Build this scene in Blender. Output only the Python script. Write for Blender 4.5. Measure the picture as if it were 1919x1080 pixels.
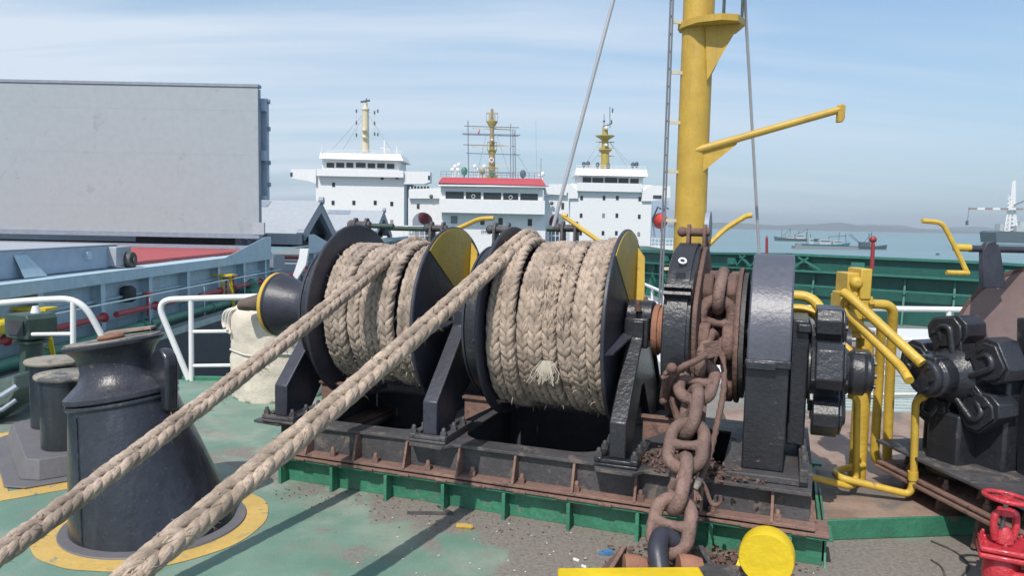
import bpy, bmesh, math, random
from mathutils import Vector, Matrix, noise
random.seed(7)
R_ = math.radians
PI = math.pi
scene = bpy.context.scene
for o in list(bpy.data.objects): bpy.data.objects.remove(o)

# ------------------------------------------------------------------ camera
F, EYE, PITCH, ROLL = 1400.0, 2.0, R_(4.95), R_(1.15)
fw = Vector((0, math.cos(PITCH), -math.sin(PITCH)))
_u0 = Vector((1, 0, 0)).cross(fw)
rt = Vector((1, 0, 0)) * math.cos(ROLL) + _u0 * math.sin(ROLL)
up = rt.cross(fw)
CAM = Vector((0, 0, EYE))
cam = bpy.data.cameras.new('camera')
cam.sensor_width = 36; cam.lens = F / 1919 * 36; cam.clip_end = 30000; cam.clip_start = 0.05
co = bpy.data.objects.new('camera', cam); scene.collection.objects.link(co)
m3 = Matrix((rt, up, -fw)).transposed()
co.matrix_world = Matrix.Translation(CAM) @ m3.to_4x4()
scene.camera = co

# ------------------------------------------------------------------ light
SUN_TO = Vector((-0.31, -0.76, 1.0)).normalized()      # towards the sun
SUN_ELEV = math.asin(SUN_TO.z); SUN_AZ = math.atan2(SUN_TO.x, SUN_TO.y)
sl = bpy.data.lights.new('sun', 'SUN'); sl.energy = 2.75; sl.angle = R_(0.6); sl.color = (1, 0.95, 0.88)
so = bpy.data.objects.new('sun', sl); scene.collection.objects.link(so)
so.rotation_euler = SUN_TO.to_track_quat('Z', 'Y').to_euler(); so.location = (0, 0, 60)
scene.view_settings.view_transform = 'Standard'; scene.view_settings.look = 'None'
scene.view_settings.exposure = 0.66; scene.view_settings.gamma = 1.0
scene.render.resolution_x = 1024; scene.render.resolution_y = 577

def build_world():
    w = bpy.data.worlds.new('World'); scene.world = w; w.use_nodes = True
    nt = w.node_tree; N = nt.nodes; L = nt.links; N.clear()
    out = N.new('ShaderNodeOutputWorld'); bg = N.new('ShaderNodeBackground')
    sky = N.new('ShaderNodeTexSky'); sky.sky_type = 'NISHITA'; sky.sun_disc = False
    sky.sun_elevation = SUN_ELEV; sky.sun_rotation = SUN_AZ
    sky.air_density = 1.0; sky.dust_density = 0.7; sky.ozone_density = 1.4; sky.altitude = 0
    tc = N.new('ShaderNodeTexCoord'); sep = N.new('ShaderNodeSeparateXYZ')
    L.new(tc.outputs['Generated'], sep.inputs[0])
    def mth(op, a, b=None, clamp=False):
        n = N.new('ShaderNodeMath'); n.operation = op; n.use_clamp = clamp
        for i, x in enumerate((a, b)):
            if x is None: continue
            if isinstance(x, (int, float)): n.inputs[i].default_value = x
            else: L.new(x, n.inputs[i])
        return n.outputs[0]
    zz = mth('ADD', mth('MAXIMUM', sep.outputs['Z'], 0.0), 0.16)
    px = mth('DIVIDE', sep.outputs['X'], zz); py = mth('DIVIDE', sep.outputs['Y'], zz)
    cb = N.new('ShaderNodeCombineXYZ'); L.new(px, cb.inputs[0]); L.new(py, cb.inputs[1])
    def layer(rot, sc, scale, detail, dist, lo, hi, seed):
        mp = N.new('ShaderNodeMapping'); mp.inputs['Rotation'].default_value = (0, 0, R_(rot)); mp.inputs['Scale'].default_value = sc
        mp.inputs['Location'].default_value = (seed, seed * 2.3, 0)
        L.new(cb.outputs[0], mp.inputs[0])
        nz = N.new('ShaderNodeTexNoise'); nz.inputs['Scale'].default_value = scale; nz.inputs['Detail'].default_value = detail
        nz.inputs['Roughness'].default_value = 0.55; nz.inputs['Distortion'].default_value = dist
        L.new(mp.outputs[0], nz.inputs['Vector'])
        mr = N.new('ShaderNodeMapRange'); mr.interpolation_type = 'SMOOTHSTEP'
        mr.inputs[1].default_value = lo; mr.inputs[2].default_value = hi
        L.new(nz.outputs['Fac'], mr.inputs[0]); return mr.outputs[0]
    a = layer(-12, (0.30, 2.3, 1), 1.0, 8, 0.5, 0.38, 0.66, 3.1)
    b = layer(-6, (0.22, 1.0, 1), 0.9, 5, 0.3, 0.38, 0.66, 9.4)
    side = mth('ADD', mth('MULTIPLY', px, -0.20), 0.54, True)      # more veil towards the left
    fac = mth('MULTIPLY', mth('ADD', mth('MULTIPLY', a, 0.66), mth('MULTIPLY', b, 0.62)), mth('ADD', side, 0.25), True)
    veil = mth('MULTIPLY', mth('SUBTRACT', 1.0, mth('MULTIPLY', sep.outputs['Z'], 2.4), True), 0.80)
    fac2 = mth('MULTIPLY', fac, 0.95)
    mix = N.new('ShaderNodeMix'); mix.data_type = 'RGBA'
    tint = N.new('ShaderNodeMix'); tint.data_type = 'RGBA'; tint.blend_type = 'MULTIPLY'; tint.inputs['Factor'].default_value = 1
    L.new(sky.outputs[0], tint.inputs[6]); tint.inputs[7].default_value = (.76, .80, .80, 1)
    low = N.new('ShaderNodeMix'); low.data_type = 'RGBA'; L.new(veil, low.inputs['Factor']); L.new(tint.outputs[2], low.inputs[6]); low.inputs[7].default_value = (1.55, 2.20, 2.95, 1)
    L.new(fac2, mix.inputs['Factor']); L.new(low.outputs[2], mix.inputs[6]); mix.inputs[7].default_value = (3.4, 3.85, 4.4, 1)
    L.new(mix.outputs[2], bg.inputs[0]); bg.inputs[1].default_value = 0.136
    L.new(bg.outputs[0], out.inputs[0])
build_world()

# ------------------------------------------------------------------ helpers
def ray(px, py): return fw + rt * ((px - 959.5) / F) - up * ((py - 540) / F)
def at(px, py, Y):                      # a point seen there, Y metres ahead
    d = ray(px, py); return CAM + d * (Y / d.y)
def gr(px, py, z=0.0):                  # a point seen there, at height z
    d = ray(px, py); return CAM + d * ((z - EYE) / d.z)
O_ = Vector((-1.784, 5.524, 0)); U_ = Vector((.94, -.342, 0)).normalized(); V_ = Vector((.342, .94, 0)).normalized()
MW = Matrix(((U_.x, V_.x, 0, O_.x), (U_.y, V_.y, 0, O_.y), (0, 0, 1, 0), (0, 0, 0, 1)))   # winch frame u, v, z
def Wp(u, v, z): return MW @ Vector((u, v, z))

def frame(axis):
    a = Vector(axis).normalized()
    h = Vector((0, 0, 1)) if abs(a.z) < 0.95 else Vector((1, 0, 0))
    x = h.cross(a).normalized(); return x, a.cross(x).normalized(), a

class MB:
    def __init__(s, m=None): s.v = []; s.f = []; s.m = m or Matrix(); s.uv = []
    def add(s, vs, fs):
        b = len(s.v); s.v += [s.m @ Vector(v) for v in vs]; s.f += [[i + b for i in f] for f in fs]; return s
    def box(s, x0, x1, y0, y1, z0, z1):
        return s.add([(x, y, z) for z in (z0, z1) for y in (y0, y1) for x in (x0, x1)],
                     [(0, 2, 3, 1), (4, 5, 7, 6), (0, 1, 5, 4), (2, 6, 7, 3), (0, 4, 6, 2), (1, 3, 7, 5)])
    def obox(s, c, ax, size, hint=(0, 0, 1)):          # box at c, long axis ax; size (along, across, high)
        a = Vector(ax).normalized(); h = Vector(hint); y = h.cross(a).normalized(); z = a.cross(y)
        l, w, t = [q / 2 for q in size]; c = Vector(c)
        return s.add([c + a * i * l + y * j * w + z * k * t for k in (-1, 1) for j in (-1, 1) for i in (-1, 1)],
                     [(0, 2, 3, 1), (4, 5, 7, 6), (0, 1, 5, 4), (2, 6, 7, 3), (0, 4, 6, 2), (1, 3, 7, 5)])
    def bar(s, p0, p1, w, t, hint=(0, 0, 1)):
        p0, p1 = Vector(p0), Vector(p1)
        return s.obox((p0 + p1) / 2, p1 - p0, ((p1 - p0).length, w, t), hint)
    def lathe(s, prof, c=(0, 0, 0), axis=(0, 0, 1), n=32, cap=True, a0=0, a1=2 * PI):
        x, y, a = frame(axis); c = Vector(c); vs = []; full = abs(a1 - a0 - 2 * PI) < 1e-6; k = n if full else n + 1
        for r, h in prof:
            for i in range(k):
                t = a0 + (a1 - a0) * i / n; vs.append(c + a * h + (x * math.cos(t) + y * math.sin(t)) * r)
        fs = []
        for j in range(len(prof) - 1):
            for i in range(n):
                i2 = (i + 1) % k; fs.append((j * k + i, j * k + i2, (j + 1) * k + i2, (j + 1) * k + i))
        if cap and full:
            fs.append(list(range(k))[::-1]); fs.append([(len(prof) - 1) * k + i for i in range(k)])
        return s.add(vs, fs)
    def cyl(s, p0, p1, r0, r1=None, n=16):
        p0, p1 = Vector(p0), Vector(p1); r1 = r0 if r1 is None else r1
        return s.lathe([(r0, 0), (r1, (p1 - p0).length)], p0, p1 - p0, n)
    def tube(s, pts, r, n=8, closed=False, rs=None):
        pts = [Vector(p) for p in pts]; m = len(pts); vs = []; nx = None
        for i, p in enumerate(pts):
            if closed: t = pts[(i + 1) % m] - pts[i - 1]
            else: t = pts[min(i + 1, m - 1)] - pts[max(i - 1, 0)]
            t.normalize()
            if nx is None: nx = frame(t)[0]
            nx = (nx - t * nx.dot(t)).normalized(); ny = t.cross(nx); q = rs[i] if rs else r
            vs += [p + (nx * math.cos(2 * PI * k / n) + ny * math.sin(2 * PI * k / n)) * q for k in range(n)]
        fs = []
        for i in range(m if closed else m - 1):
            for k in range(n):
                a = i * n; b = ((i + 1) % m) * n; k2 = (k + 1) % n; fs.append((a + k, a + k2, b + k2, b + k))
        if not closed: fs += [list(range(n))[::-1], [(m - 1) * n + k for k in range(n)]]
        return s.add(vs, fs)
    def prism(s, poly, vec):
        n = len(poly); vec = Vector(vec); p = [Vector(q) for q in poly]
        return s.add(p + [q + vec for q in p], [list(range(n))[::-1], list(range(n, 2 * n))] + [(i, (i + 1) % n, (i + 1) % n + n, i + n) for i in range(n)])
    def sphere(s, c, r, n=16, sc=(1, 1, 1)):
        c = Vector(c); m = n // 2; vs = [c + Vector((0, 0, r * sc[2]))]; fs = []
        for j in range(1, m):
            for i in range(n):
                t = PI * j / m; p = 2 * PI * i / n
                vs.append(c + Vector((r * sc[0] * math.sin(t) * math.cos(p), r * sc[1] * math.sin(t) * math.sin(p), r * sc[2] * math.cos(t))))
        vs.append(c - Vector((0, 0, r * sc[2])))
        for i in range(n): fs.append((0, 1 + i, 1 + (i + 1) % n))
        for j in range(m - 2):
            for i in range(n):
                a = 1 + j * n; b = a + n; fs.append((a + i, b + i, b + (i + 1) % n, a + (i + 1) % n))
        l = len(vs) - 1; a = 1 + (m - 2) * n
        for i in range(n): fs.append((a + i, l, a + (i + 1) % n))
        return s.add(vs, fs)
    def torus(s, c, axis, R, r, n=32, k=8):
        x, y, a = frame(axis); c = Vector(c)
        return s.tube([c + (x * math.cos(2 * PI * i / n) + y * math.sin(2 * PI * i / n)) * R for i in range(n)], r, k, True)
    def plate(s, outer, holes, z0, z1):                # flat plate in local x, y with holes
        bm = bmesh.new(); edges = []
        for lp in [outer] + holes:
            vv = [bm.verts.new((x, y, z0)) for x, y in lp]
            edges += [bm.edges.new((vv[i], vv[(i + 1) % len(vv)])) for i in range(len(vv))]
        bmesh.ops.triangle_fill(bm, use_beauty=True, edges=edges)
        ex = bmesh.ops.extrude_face_region(bm, geom=bm.faces[:])
        for e in ex['geom']:
            if isinstance(e, bmesh.types.BMVert): e.co.z = z1
        bm.verts.index_update(); r = s.add([v.co.copy() for v in bm.verts], [[v.index for v in f.verts] for f in bm.faces]); bm.free(); return r
    def obj(s, name, mat, parent=None, ang=38, bevel=0, seg=2, kind=None):
        me = bpy.data.meshes.new(name); off = Vector()
        p = parent
        while p: off += p.location; p = p.parent
        me.from_pydata([v - off for v in s.v], [], s.f)
        if s.uv:
            ul = me.uv_layers.new(name='UVMap')
            for lp in me.loops: ul.data[lp.index].uv = s.uv[lp.vertex_index]
        me.materials.append(mat)
        bm = bmesh.new(); bm.from_mesh(me); bmesh.ops.recalc_face_normals(bm, faces=bm.faces); bm.to_mesh(me); bm.free()
        me.shade_smooth(); me.set_sharp_from_angle(angle=R_(ang))
        o = bpy.data.objects.new(name, me); scene.collection.objects.link(o)
        if parent: o.parent = parent
        if bevel:
            b = o.modifiers.new('bevel', 'BEVEL'); b.width = bevel; b.segments = seg; b.limit_method = 'ANGLE'; b.angle_limit = R_(40)
        if kind: o['kind'] = kind
        return o

def thing(name, label, cat, loc=(0, 0, 0), group=None):
    o = bpy.data.objects.new(name, None); o.empty_display_size = 0.1; scene.collection.objects.link(o); o.location = loc
    return tag(o, label, cat, group)
def tag(o, label, cat, group=None):
    o['label'] = label; o['category'] = cat
    if group: o['group'] = group
    return o
def solo(mb, name, mat, label, cat, group=None, **k):
    return tag(mb.obj(name, mat, **k), label, cat, group)
def copy_tree(o, loc, parent=None):
    c = o.copy(); scene.collection.objects.link(c); c.parent = parent
    if loc is not None: c.location = loc
    for ch in list(o.children): copy_tree(ch, None, c)
    return c
def spline(pts, n=8):
    pts = [Vector(p) for p in pts]; out = []
    for i in range(len(pts) - 1):
        p0 = pts[i - 1] if i else pts[0] * 2 - pts[1]; p1 = pts[i]; p2 = pts[i + 1]
        p3 = pts[i + 2] if i + 2 < len(pts) else p2 * 2 - p1
        for k in range(n):
            t = k / n
            out.append(0.5 * ((2 * p1) + (p2 - p0) * t + (2 * p0 - 5 * p1 + 4 * p2 - p3) * t * t + (3 * p1 - p0 - 3 * p2 + p3) * t ** 3))
    out.append(pts[-1]); return out
def fillet(pts, r, n=5):                # straight pipe runs with rounded bends
    pts = [Vector(p) for p in pts]; out = [pts[0]]
    for i in range(1, len(pts) - 1):
        a, b, c = pts[i - 1], pts[i], pts[i + 1]; d1 = (a - b); d2 = (c - b); q = min(r, d1.length * .48, d2.length * .48)
        s, e = b + d1.normalized() * q, b + d2.normalized() * q
        for k in range(n + 1):
            t = k / n; out.append(s * (1 - t) ** 2 + b * 2 * t * (1 - t) + e * t * t)
    out.append(pts[-1]); return out

# ------------------------------------------------------------------ materials
def node_mat(name):
    m = bpy.data.materials.new(name); m.use_nodes = True; nt = m.node_tree
    return m, nt, nt.nodes, nt.links, nt.nodes['Principled BSDF']
def add_noise(N, L, vec, scale, detail=4, rough=.55, dist=0):
    n = N.new('ShaderNodeTexNoise'); n.inputs['Scale'].default_value = scale; n.inputs['Detail'].default_value = detail
    n.inputs['Roughness'].default_value = rough; n.inputs['Distortion'].default_value = dist
    if vec: L.new(vec, n.inputs['Vector'])
    return n.outputs['Fac']
def add_ramp(N, L, fac, lo, hi):
    r = N.new('ShaderNodeMapRange'); r.inputs[1].default_value = lo; r.inputs[2].default_value = hi; r.interpolation_type = 'SMOOTHSTEP'
    L.new(fac, r.inputs[0]); return r.outputs[0]
def add_mix(N, L, fac, a, b, mode='MIX'):
    m = N.new('ShaderNodeMix'); m.data_type = 'RGBA'; m.blend_type = mode
    if isinstance(fac, (int, float)): m.inputs['Factor'].default_value = fac
    else: L.new(fac, m.inputs['Factor'])
    for i, x in ((6, a), (7, b)):
        if isinstance(x, tuple): m.inputs[i].default_value = (*x, 1)
        else: L.new(x, m.inputs[i])
    return m.outputs[2]
def paint(name, col, rough=.45, var=.25, spots=None, amt=.0, sscale=9, bump=.25, bscale=60, metal=0, streak=None, samt=.4, fine=0.0, finecol=(.02, .02, .02), coat=0):
    m, nt, N, L, P = node_mat(name)
    g = N.new('ShaderNodeNewGeometry'); pos = g.outputs['Position']
    dark = tuple(c * (1 - var) for c in col); lite = tuple(min(1, c * (1 + var * .6)) for c in col)
    c = add_mix(N, L, add_ramp(N, L, add_noise(N, L, pos, 3.1, 6, .62), .3, .7), dark, lite)
    c = add_mix(N, L, add_ramp(N, L, add_noise(N, L, pos, 23, 3), .42, .75), c, tuple(x * (1 - var * .7) for x in col))
    rv = None
    if streak:
        mp = N.new('ShaderNodeMapping'); mp.inputs['Scale'].default_value = (7, 7, .7); L.new(pos, mp.inputs[0])
        f = add_ramp(N, L, add_noise(N, L, mp.outputs[0], 1.3, 5, .6), .52, .72)
        mm = N.new('ShaderNodeMath'); mm.operation = 'MULTIPLY'; mm.inputs[1].default_value = samt; L.new(f, mm.inputs[0])
        c = add_mix(N, L, mm.outputs[0], c, streak)
    if spots:
        f = add_ramp(N, L, add_noise(N, L, pos, sscale, 8, .68, .4), .72 - amt * .45, .80 - amt * .42)
        c = add_mix(N, L, f, c, spots); rv = f
    if fine:
        f = add_ramp(N, L, add_noise(N, L, pos, 85, 4, .7), .72 - fine * .3, .78 - fine * .25)
        c = add_mix(N, L, f, c, finecol)
    L.new(c, P.inputs['Base Color'])
    if rv:
        mr = N.new('ShaderNodeMapRange'); mr.inputs[3].default_value = rough; mr.inputs[4].default_value = .85
        L.new(rv, mr.inputs[0]); L.new(mr.outputs[0], P.inputs['Roughness'])
    else:
        mr = N.new('ShaderNodeMapRange'); mr.inputs[3].default_value = max(.05, rough - .1); mr.inputs[4].default_value = min(1, rough + .15)
        L.new(add_noise(N, L, pos, 11, 4), mr.inputs[0]); L.new(mr.outputs[0], P.inputs['Roughness'])
    P.inputs['Metallic'].default_value = metal
    if coat: P.inputs['Coat Weight'].default_value = coat; P.inputs['Coat Roughness'].default_value = .12
    if bump:
        b = N.new('ShaderNodeBump'); b.inputs['Strength'].default_value = bump; b.inputs['Distance'].default_value = .01
        h = N.new('ShaderNodeMath'); h.operation = 'ADD'
        L.new(add_noise(N, L, pos, bscale, 5, .6), h.inputs[0]); L.new(add_noise(N, L, pos, bscale * .22, 3), h.inputs[1])
        L.new(h.outputs[0], b.inputs['Height']); L.new(b.outputs[0], P.inputs['Normal'])
    return m
RUST = (.17, .085, .06)
M = dict(
 navy=paint('navy_paint', (.037, .039, .055), .43, .3, (.10, .072, .060), .22, 5, .25, 40, fine=.22, finecol=(.12, .12, .15)),
 tar=paint('black_gloss_paint', (.023, .024, .030), .33, .3, (.085, .066, .056), .22, 7, .55, 34, fine=.18, finecol=(.13, .12, .12), coat=.12),
 cone=paint('black_pedestal_paint', (.021, .023, .032), .28, .35, (.070, .060, .056), .16, 5, .5, 24, fine=.20, finecol=(.20, .20, .21), coat=.3, streak=(.042, .046, .058), samt=.5),
 rollerm=paint('rope_polished_black', (.036, .037, .050), .34, .4, (.17, .155, .15), .20, 7, .35, 30, fine=.3, finecol=(.24, .23, .23)),
 tuft=paint('frayed_white_yarn', (.46, .41, .34), .95, .25, None, 0, 3, 0),
 hatchp=paint('hatch_plate_grey', (.315, .358, .380), .6, .05, (.27, .305, .328), .28, .8, .8, 1.1, streak=(.36, .37, .39), samt=.25, fine=.03, finecol=(.25, .26, .28)),
 greycov=paint('navy_painted_sheen', (.085, .088, .112), .36, .18, (.14, .13, .125), .08, 5, .3, 40, fine=.1, finecol=(.2, .2, .22)),  # navy made lighter: the sky's sheen on the cover is in the colour
 bed=paint('worn_black_paint', (.072, .069, .073), .55, .35, (.14, .115, .10), .40, 6, .6, 45, fine=.2, finecol=(.17, .16, .15)),
 yellow=paint('yellow_paint', (.58, .385, .055), .42, .18, (.30, .19, .07), .18, 7, .3, 40),
 yellow2=paint('fresh_yellow_paint', (.70, .50, .018), .42, .14, (.42, .29, .05), .14, 5, .5, 26, fine=.12, finecol=(.3, .22, .08)),
 mast=paint('mast_yellow_paint', (.50, .32, .05), .5, .14, (.40, .26, .05), .12, 2.5, .12, 20, streak=(.33, .21, .06), samt=.5, fine=.06, finecol=(.22, .13, .06)),
 ochre=paint('ochre_paint', (.55, .36, .05), .5, .2, (.22, .15, .08), .22, 9, .5, 50),
 rust=paint('rusted_steel', (.165, .098, .080), .82, .38, (.075, .045, .038), .25, 14, 1.0, 55, fine=.22, finecol=(.30, .20, .16)),
 chain=paint('chain_rust', (.215, .135, .112), .75, .40, (.085, .052, .042), .34, 13, 1.0, 60, fine=.24, finecol=(.36, .25, .20)),
 rustp=paint('rusty_primer', (.21, .125, .10), .8, .3, (.085, .06, .052), .35, 7, .8, 40, fine=.25, finecol=(.09, .07, .06)),
 primer=paint('brown_primer', (.30, .215, .205), .55, .14, (.20, .13, .11), .08, 4, .15, 30),
 green=paint('deck_edge_green', (.042, .190, .115), .45, .3, (.17, .15, .125), .30, 9, .6, 40, fine=.16, finecol=(.2, .18, .16)),
 white=paint('white_paint', (.70, .70, .70), .4, .06, (.50, .44, .38), .03, 7, .12, 30),
 shipw=paint('ship_white', (.70, .70, .70), .45, .05, (.62, .58, .54), .04, .6, 0, streak=(.62, .58, .54), samt=.4),
 pale=paint('pale_blue_paint', (.43, .56, .63), .5, .12, (.36, .42, .45), .12, .9, .05, 10, streak=(.20, .25, .28), samt=.25),
 pale2=paint('slate_blue_paint', (.34, .42, .52), .5, .10, (.38, .42, .46), .10, 1.0, .05, 10),
 hatch=paint('hatch_grey', (.36, .385, .42), .6, .08, (.40, .40, .40), .25, .55, .15, 6, streak=(.33, .32, .31), samt=.2),
 steel=paint('grey_blue_steel', (.24, .28, .34), .5, .15, (.30, .30, .30), .1, 2, .1, 10),
 dark=paint('dark_paint_and_shade', (.045, .045, .054), .7, .3, None, 0, 5, .2, 20),  # plain dark parts, and the painted shade in wells and gaps
 hull=paint('charcoal_hull', (.062, .063, .075), .55, .15, (.07, .065, .065), .1, .8, .08, 6),
 redp=paint('dull_red_paint', (.40, .055, .060), .5, .2, (.22, .05, .045), .15, 2, .2, 20),
 redf=paint('bright_red_paint', (.50, .035, .050), .34, .2, (.30, .03, .035), .15, 14, .8, 55, coat=.2),
 greenp=paint('pipe_green', (.05, .20, .14), .45, .2, (.05, .09, .07), .1, 3, .1, 20),
 ventg=paint('vent_green', (.045, .075, .062), .45, .25, (.10, .12, .10), .15, 8, .3, 40),
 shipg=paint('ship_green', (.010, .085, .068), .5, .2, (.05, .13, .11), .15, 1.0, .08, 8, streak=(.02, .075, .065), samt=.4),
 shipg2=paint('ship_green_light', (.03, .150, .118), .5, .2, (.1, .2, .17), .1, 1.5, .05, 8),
 roofred=paint('roof_red', (.40, .045, .065), .5, .1, None, 0, 3, 0),
 orange=paint('lifeboat_red', (.66, .06, .035), .35, .1, None, 0, 3, 0),
 maroon=paint('lifeboat_maroon', (.26, .035, .04), .4, .1, None, 0, 3, 0),
 cream=paint('cream_paint', (.58, .52, .37), .5, .08, None, 0, 3, 0),
 mustard=paint('mustard_paint', (.40, .30, .07), .5, .1, None, 0, 3, 0),
 tan=paint('mast_tan', (.34, .25, .13), .5, .15, None, 0, 3, 0),
 scaff=paint('scaffold_steel', (.16, .17, .19), .5, .1, None, 0, 3, 0),
 canvas=paint('canvas', (.63, .565, .475), .9, .10, (.53, .46, .38), .18, 3, .7, 45),
 cord=paint('white_cord', (.60, .57, .52), .9, .1, None, 0, 3, .3, 90),
 brown=paint('brown_cloth', (.14, .105, .085), .9, .3, None, 0, 3, .5, 60),
 wire=paint('wire_grey', (.30, .31, .33), .5, .1, None, 0, 3, 0),
 deckgrey=paint('grey_deck', (.20, .22, .22), .7, .2, (.13, .11, .09), .2, .8, .1, 8),
 greybox=paint('grey_base_paint', (.135, .13, .14), .6, .15, (.05, .05, .055), .06, 5, .25, 30),
 capw=paint('cap_stripes', (.27, .24, .19), .6, .3, (.085, .085, .095), .52, 5, .2, 30),
 plank=paint('worn_wood', (.32, .22, .17), .8, .3, (.14, .10, .08), .2, 5, .5, 40),
 redoxide=paint('red_oxide_steel', (.30, .14, .09), .8, .25, (.16, .08, .06), .2, 14, .6, 50),
 litter=paint('white_litter', (.75, .74, .72), .8, .1, None, 0, 3, 0),
 blue=paint('blue_litter', (.06, .2, .42), .6, .1, None, 0, 3, 0),
 scrap=paint('yellow_rope_scrap', (.52, .34, .07), .9, .25, None, 0, 3, .5, 120),
 boatd=paint('far_boat_dark', (.08, .11, .13), .6, .3, None, 0, 3, 0),
 boatt=paint('far_boat_teal', (.07, .20, .24), .6, .3, None, 0, 3, 0),
 boatp=paint('far_boat_pale', (.42, .46, .47), .6, .2, None, 0, 3, 0),
 hills=paint('far_hills', (.11, .13, .13), .9, .2, None, 0, 3, 0),
 letters=paint('grey_lettering', (.22, .22, .24), .6, .1, None, 0, 3, 0),
 slat=paint('grating_slats', (.40, .47, .45), .6, .2, (.2, .22, .2), .2, 6, .2, 30),
)
def glass_mat():
    m, nt, N, L, P = node_mat('dark_window_glass'); P.inputs['Base Color'].default_value = (.022, .030, .036, 1)
    P.inputs['Roughness'].default_value = .12; return m
M['glass'] = glass_mat()
def rope_mat(name, col):
    m, nt, N, L, P = node_mat(name)
    uv = N.new('ShaderNodeUVMap'); uv.uv_map = 'UVMap'
    g = N.new('ShaderNodeNewGeometry'); pos = g.outputs['Position']
    c = add_mix(N, L, add_ramp(N, L, add_noise(N, L, pos, 7, 6, .65), .32, .66), tuple(x * .55 for x in col), tuple(x * 1.2 for x in col))  # tone contrast raised to stand for the shading between strands
    c = add_mix(N, L, add_ramp(N, L, add_noise(N, L, pos, 60, 4, .6), .50, .78), c, tuple(x * .52 for x in col))
    mp = N.new('ShaderNodeMapping'); mp.inputs['Scale'].default_value = (3.0, 22, 1); mp.inputs['Rotation'].default_value = (0, 0, R_(6)); L.new(uv.outputs[0], mp.inputs[0])
    yarn = add_noise(N, L, mp.outputs[0], 1.0, 3, .6)
    c = add_mix(N, L, add_ramp(N, L, yarn, .5, .3), c, tuple(x * .55 for x in col))  # yarn grooves darkened in the colour, as their shade
    L.new(c, P.inputs['Base Color']); P.inputs['Roughness'].default_value = .92; P.inputs['Specular IOR Level'].default_value = .15
    P.inputs['Sheen Weight'].default_value = .15
    b = N.new('ShaderNodeBump'); b.inputs['Strength'].default_value = .9; b.inputs['Distance'].default_value = .006
    L.new(yarn, b.inputs['Height']); L.new(b.outputs[0], P.inputs['Normal']); return m
M['rope'] = rope_mat('rope_fibre', (.415, .325, .258)); M['rope2'] = rope_mat('rope_fibre_pale', (.435, .338, .26)); M['rope3'] = rope_mat('rope_fibre_grey', (.41, .33, .268))
def deck_mat():
    m, nt, N, L, P = node_mat('green_deck_paint')
    g = N.new('ShaderNodeNewGeometry'); pos = g.outputs['Position']; sp = N.new('ShaderNodeSeparateXYZ'); L.new(pos, sp.inputs[0])
    c = add_mix(N, L, add_ramp(N, L, add_noise(N, L, pos, 1.7, 6, .6), .3, .7), (.115, .215, .165), (.170, .270, .215))
    pale = add_ramp(N, L, add_noise(N, L, pos, 1.1, 5, .6, .3), .45, .66)
    c = add_mix(N, L, pale, c, (.27, .315, .255))
    # dirt gathers to the right and along the winch foundation
    def mt(op, a, b):
        n = N.new('ShaderNodeMath'); n.operation = op
        for i, x in enumerate((a, b)):
            if isinstance(x, (int, float)): n.inputs[i].default_value = x
            else: L.new(x, n.inputs[i])
        return n.outputs[0]
    vv = mt('ADD', mt('MULTIPLY', sp.outputs['X'], .342), mt('MULTIPLY', sp.outputs['Y'], .94))   # distance along v
    near = add_ramp(N, L, vv, 4.05, 4.62)
    lim = N.new('ShaderNodeMapRange'); lim.inputs[1].default_value = 5.3; lim.inputs[2].default_value = 5.0; L.new(vv, lim.inputs[0])
    right = add_ramp(N, L, sp.outputs['X'], -1.35, .45)
    bias = mt('ADD', mt('MULTIPLY', mt('MULTIPLY', near, lim.outputs[0]), mt('ADD', mt('MULTIPLY', right, .16), .15)), mt('MULTIPLY', right, .17))
    n1 = mt('ADD', add_noise(N, L, pos, 1.9, 9, .66, .5), bias)
    dirt = add_ramp(N, L, n1, .56, .70)
    dc = add_mix(N, L, add_ramp(N, L, add_noise(N, L, pos, 38, 6, .7), .3, .72), (.155, .135, .12), (.265, .235, .208))
    dust = N.new('ShaderNodeMath'); dust.operation = 'MULTIPLY'; dust.inputs[1].default_value = .55; L.new(add_ramp(N, L, mt('ADD', add_noise(N, L, pos, 2.6, 8, .7, .3), mt('MULTIPLY', right, .10)), .48, .66), dust.inputs[0])
    c = add_mix(N, L, dust.outputs[0], c, (.215, .215, .175))
    c = add_mix(N, L, dirt, c, dc)
    c = add_mix(N, L, add_ramp(N, L, add_noise(N, L, pos, 130, 2, .5), .73, .76), c, (.45, .42, .38))
    c = add_mix(N, L, add_ramp(N, L, add_noise(N, L, pos, 26, 6, .72, .6), .66, .72), c, (.12, .13, .105))
    L.new(c, P.inputs['Base Color']); P.inputs['Roughness'].default_value = .62
    b = N.new('ShaderNodeBump'); b.inputs['Strength'].default_value = .5; b.inputs['Distance'].default_value = .008
    L.new(add_noise(N, L, pos, 75, 6, .65), b.inputs['Height']); L.new(b.outputs[0], P.inputs['Normal']); return m
M['deck'] = deck_mat()
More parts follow.
